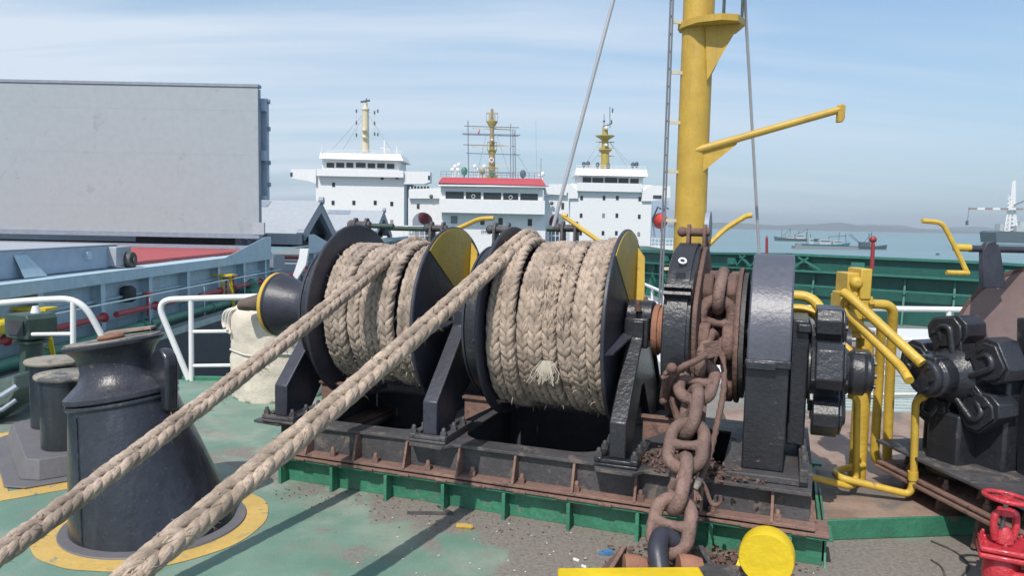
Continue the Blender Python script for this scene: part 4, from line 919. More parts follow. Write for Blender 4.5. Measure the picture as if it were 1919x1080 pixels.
b = MB(); b.lathe([(.06, 0), (.06, .06), (.115, .065), (.115, .09), (.117, .094), (.115, .12), (.07, .125), (.06, .14), (.06, .5)], so_, sd, 28); b.obj('outlet', M['redf'], vl, ang=40)
x, y, a = frame(sd)
for i in range(8): t = 2 * PI * i / 8; b = MB(); q = so_ + sd * .12 + (x * math.cos(t) + y * math.sin(t)) * .09; b.cyl(q, q + sd * .022, .014, .014, 6); b.obj('bolt', M['redf'], vl)

# ------------------------------------------------------------------ deck litter
rnd = random.Random(11)
b = MB()
def chips(n, fn, smin, smax):
    for i in range(n):
        p = fn(); s = rnd.uniform(smin, smax); d = Vector((rnd.gauss(0, 1), rnd.gauss(0, 1), rnd.gauss(0, .3))).normalized(); b.obox(p, d, (s, s * rnd.uniform(.4, .9), s * .35), (0.1, .2, 1))
chips(520, lambda: Vector((rnd.gauss(1.15, .23), rnd.gauss(4.22, .12), .008 + abs(rnd.gauss(0, .03)))), .012, .04)
chips(260, lambda: Wp(rnd.gauss(3.22, .12), rnd.gauss(.12, .09), .468 + abs(rnd.gauss(0, .02))), .01, .03)
chips(220, lambda: Wp(rnd.gauss(2.93, .12), rnd.gauss(.25, .1), .468 + abs(rnd.gauss(0, .02))), .01, .03)
chips(200, lambda: Wp(rnd.uniform(.1, 3.6), rnd.gauss(-.1, .12), .005), .005, .014)
o = b.obj('rust_flakes', M['rust']); o['kind'] = 'stuff'; tag(o, 'loose rust flakes heaped under the chain and along the foundation', 'rust flakes')
b = MB()
for i in range(90):
    p = Vector((rnd.uniform(-.9, 2.6), rnd.uniform(3.75, 4.9), .006))
    if (p - O_).dot(V_) > -.02: continue
    b.obox(p, (rnd.gauss(0, 1), rnd.gauss(0, 1), 0), (rnd.uniform(.004, .012), .005, .003))
o = b.obj('paint_chips', M['litter']); o['kind'] = 'stuff'; tag(o, 'tiny pale paint chips scattered over the dirty deck', 'paint chips')
b = MB(); q = gr(870, 987, .014); b.tube([q + Vector((-.055, 0, 0)), q + Vector((-.05, 0, 0)), q, q + Vector((.05, -.01, 0)), q + Vector((.06, -.01, 0))], .018, 8, rs=[.01, .019, .02, .018, .01]); solo(b, 'rope_scrap', M['scrap'], 'short yellow rope scrap lying on the dirty deck', 'rope scrap')
b = MB(); b.bar(gr(763, 962, .01), gr(848, 963, .01), .02, .018); b.bar(gr(820, 949, .01), gr(848, 962, .012), .012, .012); solo(b, 'steel_rod', M['bed'], 'dark bent steel rod lying by the foundation', 'rod')
b = MB(); b.obox(gr(1139, 1036, .012), (1, .3, 0), (.06, .035, .02)); b.obox(gr(1128, 1038, .008), (1, -.3, 0), (.04, .02, .01)); solo(b, 'plastic_scrap', M['blue'], 'small crumpled blue plastic scrap beside the stopper', 'scrap')
for (x, y, l, lab) in ((1080, 1050, .04, 'white cigarette stub, leftmost of the two near the stopper'), (1096, 1063, .045, 'white paper stub nearest the yellow stopper bar')):
    b = MB(); b.obox(gr(x, y, .006), (.6, -.5, 0), (l, .012, .01)); solo(b, 'paper_stub', M['litter'], lab, 'litter')
b = MB(); b.tube(spline([gr(1745, 1015, .006), gr(1790, 1035, .006), gr(1815, 1060, .006), gr(1800, 1085, .006)], 8), .006, 5); b.tube(spline([gr(1745, 1050, .006), gr(1765, 1065, .006), gr(1775, 1095, .006)], 8), .006, 5); solo(b, 'wire_and_wheel_shadow', M['bed'], 'thin dark wire and drawn handwheel shadow on the deck left of the red valve', 'wire')  # dark tubes draw the handwheel's ring shadow along with a thin cable

# ------------------------------------------------------------------ left cargo ship lying alongside
ls_ = thing('cargo_ship', 'cargo ship alongside on the left with pale blue hatch coaming, charcoal hull and white bridge', 'ship', (-22.8, 60, SEA))
XE, XC, ZD = -13.4, -14.2, -2.4
b = MB(); b.box(-32.2, XE, 4, 128, SEA - 2, ZD - .12); b.obj('hull', M['hull'], ls_)
b = MB(); b.box(-32.2, XE + .03, 4, 128, ZD - .118, ZD); b.box(XE - .12, XE + .05, 4, 128, ZD, ZD + .06); b.obj('side_deck', M['deckgrey'], ls_)
def coaming(y0, y1, st0, sp, n):
    b = MB(); b.box(XC - .30, XC - .28, y0, y1, ZD, 0); b.box(XC - .27, XC + .02, y0, y0 + .02, ZD, -.01); b.box(XC - .27, XC + .02, y1 - .02, y1, ZD, -.01); c = b.obj('hatch_coaming', M['pale'], ls_)
    b = MB(); b.box(XC - .75, XC + .16, y0, y1, 0, .03); b.box(XC + .13, XC + .16, y0, y1, -.36, -.003); b.obj('coaming_rim', M['pale'], c)
    b = MB(); b.box(XC - .279, XC - .12, y0 + .05, y1 - .05, -1.02, -.94); b.box(XC - .279, XC - .12, y0 + .05, y1 - .05, -1.72, -1.65); b.obj('stringer', M['pale'], c)
    for i in range(n):
        y = st0 + i * sp
        b = MB(); b.prism([(XC - .278, y, ZD), (XC + .10, y, ZD), (XC + .128, y, -.36), (XC + .128, y, -.004), (XC - .278, y, -.004)], (0, .03, 0)); b.box(XC + .09, XC + .12, y - .12, y + .14, ZD, -.37); b.obj('stay', M['pale'], c)
    return c
coaming(4, 43.6, 5.2, 3.4, 12); coaming(51.5, 76, 53, 3.2, 8); coaming(79.5, 102, 81, 3.2, 7)
# sloping end plate on top of the coaming
b = MB(); b.prism([(XC + .1, 36.5, .031), (XC + .1, 43.5, .031), (XC + .1, 43.5, .95), (XC + .1, 42.6, .95)], (.03, 0, 0)); b.obj('end_gusset', M['pale'], ls_)
b = MB(); b.prism([(XC + .1, 58.5, .031), (XC + .1, 51.6, .031), (XC + .1, 51.6, .95), (XC + .1, 53, .95)], (.03, 0, 0)); b.obj('end_gusset', M['pale'], ls_)
b = MB(); b.box(-32, XC - .3, 44.2, 51.0, ZD, -1.1); b.box(XC - .6, XC, 44.3, 46.5, ZD, -.2); b.obj('cross_deck_house', M['steel'], ls_)
for z in (-.6, -.9, -1.3): b = MB(); b.cyl((XC - 6, 50.2 - z, z), (XC + .1, 50.2 - z, z), .07, .07, 8); b.obj('cross_pipe', M['redp' if z != -.9 else 'pale2'], ls_)
rnd = random.Random(3)
segs = [(8, 20.3), (21.2, 25.2), (26.0, 28.9), (29.6, 31.4), (33.0, 35.3), (37.2, 41.0), (43.5, 50.5), (53, 58), (60, 66)]
for y0, y1 in segs:
    b = MB(); b.tube([(XC + .34, y0, -1.47), (XC + .34, y1, -1.47)], .105, 12); b.lathe([(.17, 0), (.17, .05)], (XC + .34, y1, -1.47), (0, 1, 0), 14); b.obj('red_pipe', M['redp'], ls_)
b = MB(); b.tube([(XC + .40, 5, -2.12), (XC + .40, 46, -2.12)], .19, 14)
for y in (8, 14.5, 21, 27.6, 28.1, 34, 40): b.lathe([(.21, 0), (.245, .01), (.245, .09), (.21, .10)], (XC + .40, y, -2.12), (0, 1, 0), 16)
b.obj('green_pipe', M['greenp'], ls_)
b = MB(); b.box(XC + .1, XC + .7, 38.6, 40.4, ZD, -1.7); b.lathe([(.3, 0), (.3, .3), (.1, .5)], (XC + .4, 39.5, -1.7), (0, 0, 1), 14); b.obj('winch_box', M['greenp'], ls_)
for yv in (28.3, 36.1, 37.0):
    b = MB(); b.lathe([(.05, -.5), (.05, .3), (.12, .32), (.12, .36)], (XC + .34, yv, -1.3), (0, 0, 1), 10); b.lathe([(.2, 0), (.2, .05)], (XC + .34, yv, -.95), (0, 0, 1), 12); b.obj('pipe_valve', M['redp'], ls_)
b = MB(); b.lathe([(.16, 0), (.28, .1), (.28, .5), (.16, .6)], (XC - .05, 27.6, -1.2), (0, 0, 1), 14); b.obj('deck_lamp', M['dark'], ls_)
b = MB(); b.tube([(XE - .25, 12, -.98), (XE - .25, 44, -.98)], .028, 6); b.obj('hand_rail', M['pale'], ls_)
for y in range(13, 44, 5): b = MB(); b.cyl((XE - .25, y, ZD), (XE - .25, y, -.98), .022, .022, 6); b.obj('rail_post', M['pale'], ls_)
for yl in (21.9, 36.2):
    t = MB(); k_ = yl / 36
    for x in (XE - .62, XE - .14): t.bar((x, yl, ZD), (x - .06, yl - .3, -.80), .13, .06, (0, 1, 0))
    for k in range(6): z = ZD + .2 + .24 * k; t.box(XE - .64, XE - .12, yl - .04 * k - .04, yl - .04 * k + .02, z, z + .05)
    t.box(XE - 1.3, XE - .05, yl - .5, yl + .1, -.80, -.73); t.prism([(XE - 1.28, yl - .3, -.81), (XE - .7, yl - .3, -.81), (XE - 1.1, yl - .3, -1.2)], (0, .08, 0)); t.obj('yellow_ladder', M['yellow2'], ls_)
b = MB(); b.box(XE - 1.0, XE - .1, 19.4, 20.6, -1.25, -.86); b.obj('fender_block', M['yellow2'], ls_, bevel=.12)
b = MB(); b.box(XE + .02, XE + .08, 4, 128, ZD - .3, ZD - .02); b.obj('sheer_strake', M['slat'], ls_)
# bridge house far aft
def pxb(b, x0, y0, x1, y1, Y, dep):
    b.box(*px_box(x0, y0, x1, y1, Y, dep)); return b
def windows(parent, rects, Y, mat='glass', name='window', proud=.06):
    for r in rects:
        b = MB(); pxb(b, *r, Y - proud, .12); b.obj(name, M[mat], parent)
def mesh_text(txt, name, mat, parent, size, loc):
    cu = bpy.data.curves.new(name, 'FONT'); cu.body = txt; cu.size = size; cu.extrude = .01
    t = bpy.data.objects.new(name, cu); scene.collection.objects.link(t)
    dg = bpy.context.evaluated_depsgraph_get(); me = bpy.data.meshes.new_from_object(t.evaluated_get(dg)); bpy.data.objects.remove(t)
    o = bpy.data.objects.new(name, me); me.materials.clear(); me.materials.append(M[mat]); scene.collection.objects.link(o)
    off = Vector(); p = parent
    while p: off += p.location; p = p.parent
    o.parent = parent; o.location = Vector(loc) - off; o.rotation_euler = (PI / 2, 0, 0); return o
def roof_rail(x0, y0, x1, y1, Y, parent, h=8, n=12, mat='white'):
    b = MB(); r = .022 * Y / 85
    for k in (0, .5): b.tube([at(x0, y0 - h + h * k, Y), at(x1, y1 - h + h * k, Y)], r, 5)
    for i in range(n + 1): s = i / n; b.tube([at(x0 + (x1 - x0) * s, y0 + (y1 - y0) * s, Y), at(x0 + (x1 - x0) * s, y0 + (y1 - y0) * s - h, Y)], r, 5)
    b.obj('roof_rail', M[mat], parent)
def wires(parent, ws, Y, r=.03, mat='wire'):
    b = MB()
    for a in ws: b.tube([at(a[0], a[1], Y), at(a[2], a[3], Y)], r, 5)
    b.obj('stay_wires', M[mat], parent)
Y1 = 110
b = MB(); pxb(b, 592, 325, 757, 474, Y1, 11); sh = b.obj('superstructure', M['shipw'], ls_)
def side_win(parent, cs, Y, w=5.5, h=8, mat='glass'):
    windows(parent, [(x - w / 2, y - h / 2, x + w / 2, y + h / 2) for x, y in cs], Y, mat, 'porthole')
side_win(sh, [(625, 346), (624, 380), (663, 380), (703, 380), (734, 382), (716, 333), (744, 332)], Y1); side_win(sh, [(734, 416)], Y1, 5.5, 8, 'letters')
b = MB(); pxb(b, 593, 318, 756, 331, Y1 - 1.0, 4); b.obj('bridge_bulwark', M['shipw'], ls_)
b = MB(); pxb(b, 604, 298, 748, 319, Y1 + .2, 7); br = b.obj('bridge_front', M['shipw'], ls_)
windows(br, [(612, 305, 626, 314), (630, 305, 645, 314), (649, 305, 662, 314), (667, 305, 685, 314), (689, 306, 703, 315), (707, 306, 721, 315), (725, 307, 739, 316)], Y1 + .2)
b = MB(); A = [at(598, 297, Y1 - .8), at(600, 286, Y1 + .2), at(750, 289, Y1 + .2), at(756, 301, Y1 - .8)]
b.prism(A, (0, 8, 0)); b.obj('bridge_roof', M['shipw'], ls_)
roof_rail(601, 286, 752, 289, Y1 + .5, ls_, 6)
for pts in ([(545, 317), (592, 317), (592, 344), (580, 340), (545, 334)], [(757, 321), (806, 322), (806, 341), (795, 345), (757, 345)]):
    b = MB(); b.prism([at(x, y, Y1 - .5) for x, y in pts], (0, 2.5, 0)); b.obj('bridge_wing', M['shipw'], ls_)
windows(ls_, [(544, 323, 548, 331), (802, 329, 806, 337)], Y1 - .5, 'dark', 'wing_lamp')
b = MB(); b.cyl(at(685, 286, Y1 + 3), at(685, 206, Y1 + 3), .58, .46, 14); b.lathe([(.2, -.3), (.55, -.1), (.6, .1), (.3, .5), (.3, 1.0)], at(685, 206, Y1 + 3), (0, 0, 1), 12); mh = b.obj('mast', M['cream'], ls_)
b = MB(); b.bar(at(676, 191, Y1 + 3), at(693, 188, Y1 + 3), .3, .25); b.cyl(at(685, 200, Y1 + 3), at(687, 184, Y1 + 3), .08, .08, 6); b.obj('radar_scanner', M['boatd'], mh)
for (x, y) in ((683, 244), (683, 257)): b = MB(); b.lathe([(.25, 0), (.4, .2), (.25, .5)], at(x, y + 3, Y1 + 2.3), (0, 0, 1), 10); b.obj('mast_lamp', M['cream'], mh)
for (x, y) in ((668, 208), (668, 230), (668, 253), (702, 211), (702, 231), (702, 251), (708, 208), (708, 252)): b = MB(); b.cyl(at(x, y + 3, Y1 + 3), at(x, y - 3, Y1 + 3), .12, .12, 6); b.obj('signal_lamp', M['boatd'], mh)
b = MB()
for x in (668, 702): b.tube([at(x, 204, Y1 + 3), at(x, 262, Y1 + 3)], .035, 5)
for y in (210, 232, 254): b.bar(at(667, y, Y1 + 3), at(703, y + 1, Y1 + 3), .06, .06)
b.obj('lamp_frame', M['cream'], mh)
wires(mh, [(680, 215, 622, 281), (680, 222, 642, 281), (690, 215, 735, 284)], Y1 + 3)
b = MB(); b.tube([at(721, 287, Y1 + 2), at(721, 262, Y1 + 2)], .16, 6); b.tube([at(713, 277, Y1 + 2), at(732, 281, Y1 + 2)], .07, 5); b.tube([at(744, 288, Y1 + 2), at(744, 273, Y1 + 2)], .1, 6); b.tube([at(603, 287, Y1), at(604, 274, Y1)], .08, 5); b.obj('antenna', M['shipw'], ls_)
b = MB(); pxb(b, 757, 346, 772, 440, Y1 + 3, 6); b.obj('shaded_side', M['steel'], ls_)  # right side of the white house, its shade put into the grey
b = MB(); pxb(b, 757, 424, 772, 470, Y1 - 2, 1); b.tube([at(757, 424, Y1 - 2.2), at(775, 424, Y1 - 2.2)], .1, 6); b.obj('aft_rail', M['shipw'], ls_)

# hatch covers of that ship: each lifts off
def cover(label, mb, extra=()):
    t = thing('hatch_cover', label, 'hatch cover', mb[1], 'grey steel hatch covers on the left ship')
    return t
c = thing('hatch_cover', 'huge pale grey hatch cover panel raised upright on the left ship', 'hatch cover', (-25, 44.5, 1.0))
b = MB(); b.box(-42, -14.93, 44, 44.10, 1.05, 9.55); b.obj('panel', M['hatchp'], c)
b = MB()
for z in (2.55, 5.65, 8.2): b.box(-42, -14.94, 43.996, 44, z, z + .012)
b.obj('weld_seams', M['hatchp'], c)
b = MB(); b.box(-42, -14.88, 43.94, 44.5, 9.56, 9.72); b.box(-42, -14.9, 43.93, 44.6, .80, 1.04); b.obj('edge_bar', M['steel'], c)
b = MB(); b.box(-15.15, -14.95, 44.11, 44.55, 1.2, 9.5); b.box(-42, -15.2, 44.12, 44.5, 1.5, 9.3); b.obj('panel_back', M['steel'], c)
b = MB(); b.box(-42, -14.75, 45.0, 45.4, 3.1, 9.1); b.box(-14.95, -14.72, 44.56, 45.0, 8.3, 9.0); b.box(-14.95, -14.74, 44.56, 45.0, 5.4, 6.0); b.box(-14.95, -14.74, 44.56, 45.0, 3.1, 3.35); b.obj('second_panel', M['pale2'], c)
b = MB()
for z in (3.9, 5.2, 7.2, 8.8): b.box(-14.73, -14.62, 45.1, 45.3, z, z + .25)
b.obj('cleat', M['steel'], c)
b = MB()
for i in range(3): x = -15.2 - i * .5; b.bar((x, 44.2, 1.0), (x + .3, 45.2, -.2), .12, .35)
b.box(-16.6, -14.9, 44.7, 45.3, .1, .75); b.obj('hinge_arm', M['steel'], c)
b = MB(); b.box(-15.3, -14.6, 43.9, 44.1, 1.05, 1.75); b.obj('corner_plate', M['hatch'], c)
c = thing('hatch_cover', 'low slate blue hatch cover panel lying closed at the left picture edge', 'hatch cover', (-24, 18, .05))
b = MB(); b.box(-32, -14.92, 6, 28.2, .06, .88); b.obj('panel', M['pale2'], c, bevel=.02)
b = MB(); b.box(-32, -14.90, 6, 28.22, .885, .92); b.obj('top_sheet', M['hatch'], c)
b = MB(); b.box(-15.4, -14.6, 27.5, 28.6, .12, .84); b.obj('corner_block', M['hatch'], c, bevel=.03)
b = MB(); b.lathe([(.05, -.12), (.30, -.12), (.33, -.05), (.33, .05), (.30, .12), (.05, .12)], (-14.5, 28.3, .32), (1, 0, 0), 24); b.lathe([(.06, .12), (.12, .15), (.12, .2)], (-14.5, 28.3, .32), (1, 0, 0), 12); b.obj('wheel', M['bed'], c)
for y in (19.4, 22.6, 26.0): b = MB(); b.box(-14.93, -14.80, y, y + .28, .45, .72) if y != 22.6 else b.prism([(-14.91, 22.3, .75), (-14.6, 22.3, .07), (-14.6, 23.4, .07), (-14.91, 22.9, .75)], (-.01, 0, 0)); b.obj('lug', M['pale'], c)
c = thing('hatch_floor', 'dull red hatch panel lying flat under the raised grey cover', 'hatch panel', (-22, 36, .06))
b = MB(); b.box(-32, -15.0, 28.9, 43.6, .04, .18); b.obj('panel', M['redp'], c)
b = MB(); b.box(-32, -15.0, 43.2, 43.5, .19, .40); b.obj('edge_rail', M['steel'], c)
b = MB(); b.box(-23, -15.25, 45.6, 46.4, -.1, 1.04); b.obj('gap_shade', M['dark'], c)  # dark block added for the shade in the gap under the cover
def tent(label, y0, yr, y1, zr, zf0, zf1):
    c = thing('hatch_cover', label, 'hatch cover', (-22, yr, .0), 'grey steel hatch covers on the left ship')
    d0 = Vector((0, yr - y0, zr - zf0)).normalized(); nrm = Vector((0, d0.z, -d0.y)); T = .75
    b = MB(); p0, p1 = Vector((-42, y0, zf0)), Vector((-42, yr, zr)); b.prism([p0, p1, p1 + nrm * .08, p0 + nrm * .08], (27.4, 0, 0)); b.obj('front_panel', M['hatch'], c)
    b = MB(); q0, q1 = p0 + nrm * .085, p1 + nrm * .085; b.prism([q0, q1, q1 + nrm * T + d0 * -.3, q0 + nrm * T + d0 * .5], (.35, 0, 0)); b.obj('front_frame', M['steel'], c); b = MB(); q = [(x + Vector((27.0, 0, 0))) for x in (q0, q1, q1 + nrm * T + d0 * -.3, q0 + nrm * T + d0 * .5)]; b.prism(q, (.38, 0, 0)); b.obj('front_frame', M['steel'], c)
    d1 = Vector((0, y1 - yr, zf1 - zr)).normalized(); n1 = Vector((0, d1.z, -d1.y))
    if n1.z > 0: n1 = -n1
    b = MB(); r0, r1 = Vector((-42, yr + .02, zr)), Vector((-42, y1, zf1)); b.prism([r0, r1, r1 + n1 * .08, r0 + n1 * .08], (27.4, 0, 0)); b.obj('rear_panel', M['hatch'], c)
    b = MB(); q = [(x + Vector((27.0, 0, 0))) for x in (r0 + n1 * .09, r1 + n1 * .09, r1 + n1 * T, r0 + n1 * T + d1 * .4)]; b.prism(q, (.38, 0, 0)); b.obj('rear_frame', M['steel'], c)
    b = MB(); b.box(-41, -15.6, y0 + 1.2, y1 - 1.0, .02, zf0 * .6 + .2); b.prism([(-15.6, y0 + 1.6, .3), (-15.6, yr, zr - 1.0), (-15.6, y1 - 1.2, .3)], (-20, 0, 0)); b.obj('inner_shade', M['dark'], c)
    b = MB(); b.box(-41.9, -14.55, y0 - .75, y0 - .1, zf0 - .75, zf0 - .02); b.obj('end_beam', M['hatch'], c)
    b = MB(); b.cyl((-14.75, yr, zr + .02), (-14.4, yr, zr + .02), .28, .28, 12); b.cyl((-14.9, y0, zf0), (-14.4, y0, zf0), .3, .3, 12); b.obj('hinge_pin', M['steel'], c)
    b = MB(); e = p0.lerp(p1, .86) + Vector((22.5, 0, 0)) - nrm * .03; b.obox(e, d0, (1.0, 2.4, .03), nrm); b.obj('lifting_plate', M['steel'], c)
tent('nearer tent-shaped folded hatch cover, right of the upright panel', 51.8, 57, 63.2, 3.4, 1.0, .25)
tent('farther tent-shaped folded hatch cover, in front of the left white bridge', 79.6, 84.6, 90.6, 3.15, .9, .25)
b = MB(); b.prism([at(562, 466, 20), at(578, 466, 20), at(573, 496, 20), at(556, 524, 20), at(549, 516, 20), at(560, 484, 20)], (.02, .06, 0)); solo(b, 'hanging_board', M['white'], 'pale bent board hanging between the left hatch covers and the warping head', 'board')
b = MB(); bq = Vector((XE - .35, 28.9, ZD)); b.lathe([(.13, .0), (.17, .36), (.18, .37), (.155, .365), (.12, .06), (.02, .05)], bq, (0, 0, 1), 20); solo(b, 'bucket', M['white'], 'small white bucket standing on the deck edge of the left ship', 'bucket', ang=50)

# ------------------------------------------------------------------ centre bridge house, red roof edge
Y2 = 85
cs2 = thing('bridge_house', 'central white bridge house with a red roof edge and five dark windows', 'ship', at(922, 470, Y2))
b = MB(); pxb(b, 828, 392, 1022, 480, Y2 + .8, 9); wl = b.obj('superstructure', M['shipw'], cs2)
side_win(wl, [(851, 412), (904, 415), (938, 415), (993, 417)], Y2 + .8, 8, 13); windows(wl, [(845, 405, 857, 419)], Y2 + .78, 'letters', 'shutter')
b = MB(); pxb(b, 823, 374, 1021, 400, Y2 - .6, 3); b.obj('bridge_bulwark', M['shipw'], cs2)
b = MB(); pxb(b, 826, 344, 1017, 376, Y2 - .4, 8); bf = b.obj('bridge_front', M['shipw'], cs2)
W5 = [(835, 359, 869, 375), (873, 360, 901, 376), (906, 361, 939, 377), (943, 362, 971, 378), (975, 363, 1008, 379)]
windows(bf, W5, Y2 - .4)
for (x, y) in ((887, 368), (957, 370)): b = MB(); b.torus(at(x, y, Y2 - .52), (0, 1, 0), .19, .03, 20, 6); b.obj('clear_view_ring', M['shipw'], bf)
b = MB(); b.prism([at(822, 348, Y2 - 1.2), at(1024, 351, Y2 - 1.2), at(1024, 347, Y2 - 1.2), at(1015, 336, Y2 - .6), at(829, 333, Y2 - .6), at(822, 343, Y2 - 1.2)], (0, 7, 0)); rf = b.obj('bridge_roof', M['shipw'], cs2)
b = MB(); b.prism([at(821, 342.5, Y2 - 1.26), at(1024, 348, Y2 - 1.26), at(1015, 335, Y2 - .65), at(829, 332, Y2 - .65)], (0, -.04, 0)); b.obj('red_edge', M['roofred'], rf)
roof_rail(826, 332, 1012, 335, Y2, cs2, 11, 18, 'scaff')
for pts in ([(766, 355), (826, 352), (826, 372), (766, 372)], [(1021, 350), (1062, 350), (1062, 366), (1021, 364)]):
    b = MB(); b.prism([at(x, y, Y2 + 2) for x, y in pts], (0, 2.2, 0)); b.obj('bridge_wing', M['shipw'], cs2)
def arch_wall(x0, x1, y0, y1, ax0, ax1, ay, Y, parent):
    n = 14; o = [(x0, y0), (x1, y0), (x1, y1), (ax1, y1)]; c = (ax0 + ax1) / 2; rr = (ax1 - ax0) / 2
    o += [(c + rr * math.cos(PI * i / n), ay + 18 - 18 * math.sin(PI * i / n)) for i in range(n + 1)] + [(ax0, y1), (x0, y1)]
    b = MB(); b.prism([at(x, y, Y) for x, y in o], (0, .4, 0)); return b.obj('side_wall', M['shipw'], parent)
arch_wall(765, 828, 371, 475, 773, 811, 398, Y2 + 2.5, cs2); arch_wall(1020, 1066, 366, 475, 1029, 1060, 400, Y2 + 2.5, cs2)
b = MB(); pxb(b, 766, 396, 812, 475, Y2 + 9, 1); b.obj('aft_shade', M['steel'], cs2)  # grey backings added as the shade seen through the arches
b = MB(); pxb(b, 1028, 396, 1062, 475, Y2 + 9, 1); b.obj('aft_shade', M['steel'], cs2)
windows(cs2, [(781, 382, 786, 391), (1052, 380, 1057, 392)], Y2 + 2.5, 'dark', 'door')
b = MB(); pxb(b, 768, 350, 800, 359, Y2 + 12, 3); t_ = b.obj('aft_house', M['shipw'], cs2); windows(t_, [(770 + 6 * i, 349, 774 + 6 * i, 353) for i in range(6)], Y2 + 12)
for (x, y, s) in ((808, 368, 3.4), (1034, 381, 3.4)): b = MB(); b.sphere(at(x, y, Y2 + 2), .2 * s / 3, 10); b.obj('flood_lamp', M['boatd'], cs2)
b = MB()
for (x0, x1) in ((766, 816), (1026, 1063)):
    for y in (424, 433, 442): b.tube([at(x0, y, Y2 + 2.2), at(x1, y, Y2 + 2.2)], .045, 5)
    for i in range(6): x = x0 + (x1 - x0) * i / 5; b.tube([at(x, 424, Y2 + 2.2), at(x, 462, Y2 + 2.2)], .05, 5)
b.obj('boat_deck_rail', M['shipw'], cs2)
mesh_text('IMO', 'lettering', 'letters', cs2, .62, at(901, 438, Y2 + .72))
b = MB(); b.cyl(at(922, 335, Y2 + 3), at(922, 270, Y2 + 3), .42, .30, 12); b.cyl(at(922, 270, Y2 + 3), at(922, 204, Y2 + 3), .30, .16, 10); mm = b.obj('mast', M['tan'], cs2)
for y, w in ((228, 11), (282, 9), (330, 11)):
    b = MB(); p = at(922, y, Y2 + 3); b.lathe([(.25, -.7), (w * .06, -.05), (w * .06, .05), (.2, .06)], p, (0, 0, 1), 12); b.torus(p + Vector((0, 0, .95)), (0, 0, 1), w * .06, .03, 16, 5)
    for k in range(6): t = PI * k / 3; q = p + Vector((math.cos(t) * w * .06, math.sin(t) * w * .06, 0)); b.tube([q, q + Vector((0, 0, .95))], .03, 5)
    b.obj('platform', M['mustard'], mm)
b = MB()
for y, xa, xb in ((240, 885, 957), (274, 884, 958), (310, 930, 957)): b.bar(at(xa, y + 1, Y2 + 3), at(xb, y, Y2 + 3), .09, .09)
b.obj('yard', M['cream'], mm)
b = MB(); b.torus(at(921, 300, Y2 + 2.4), (0, 1, 0), .24, .07, 14, 6); b.sphere(at(922, 262, Y2 + 2.5), .16, 8); b.obj('mast_lamp', M['shipw'], mm)
for (x, y, r, m_) in ((870, 321, .62, 'greenp'), (980, 326, .60, 'boatd'), (922, 327, .5, 'greenp'), (904, 322, .5, 'tan')):
    b = MB(); p = at(x, y, Y2 + 1.5); b.sphere(p, r * .6, 12, (1, 1, 1.35)); b.cyl(p - Vector((0, 0, .9)), p, .08, .08, 6); b.obj('covered_compass' if m_ == 'tan' else 'searchlight', M[m_], cs2)
b = MB()
for (x, y) in ((848, 318), (853, 312), (860, 309), (858, 318), (890, 312), (897, 318), (908, 312), (1017, 326), (1012, 330)): p = at(x, y, Y2 + 5); b.sphere(p, .28, 8); b.tube([p, p - Vector((0, 0, 1.2))], .06, 5)
b.obj('roof_fittings', M['shipw'], cs2)
b = MB(); b.tube([at(1013, 335, Y2 + 1), at(1014, 298, Y2 + 1)], .05, 5); b.tube([at(1006, 330, Y2 + 4), at(1004, 226, Y2 + 4)], .015, 4); b.obj('whip_antenna', M['wire'], cs2)
wires(cs2, [(968, 288, 998, 335), (912, 250, 893, 330), (930, 250, 957, 333)], Y2 + 3, .025)
sc = thing('scaffold', 'grey tube scaffold around the mast of the red-roofed bridge', 'scaffold', at(922, 333, Y2 + 3))
b = MB()
for x in (878, 962, 966):
    for yy in (1.2, 5.2): b.tube([at(x, 333, Y2 + yy), at(x - 1, 226 if x < 900 else 242, Y2 + yy)], .055, 6)
b.tube([at(957, 333, Y2 + 3), at(957, 232, Y2 + 3)], .05, 6)
b.obj('standards', M['scaff'], sc)
b = MB()
for y, xa, xb, yy in ((250, 866, 975, 1.2), (252, 868, 972, 5.2), (236, 870, 973, 1.2), (287, 874, 975, 1.2), (271, 868, 966, 5.2), (322, 878, 966, 1.2), (240, 885, 957, 5.2)): b.tube([at(xa, y, Y2 + yy), at(xb, y + 3, Y2 + yy)], .055, 6)
for x in (878, 964):
    for y in (251, 288): b.tube([at(x, y, Y2 + 1.0), at(x, y, Y2 + 5.4)], .05, 6)
b.obj('ledgers', M['scaff'], sc)
b = MB(); b.prism([at(895, 250, Y2 + 1), at(900, 240, Y2 + 1), at(898, 252, Y2 + 1)], (0, .05, 0)); b.obj('red_flag', M['roofred'], sc)
def boat(x, y, Y, r, label, mat, sx=1.0):
    t = thing('lifeboat', label, 'lifeboat', at(x, y, Y), 'red lifeboats hung beside the bridges'); p = at(x, y, Y)
    b = MB(); b.sphere(p, r, 18, (.92 * sx, 2.2, .92)); b.obj('hull', M[mat], t)
    b = MB(); b.torus(p - Vector((0, .0, .05)), (0, 0, 1), r * .90, r * .06, 28, 6); b.m = Matrix(); o = b.obj('fender', M['maroon'], t); return t
boat(797, 408, Y2 + 7, .98, 'dark red lifeboat inside the arch left of the red-roofed bridge', 'maroon'); boat(1036, 412, Y2 + 7, .80, 'dark red lifeboat inside the arch right of the red-roofed bridge', 'maroon')

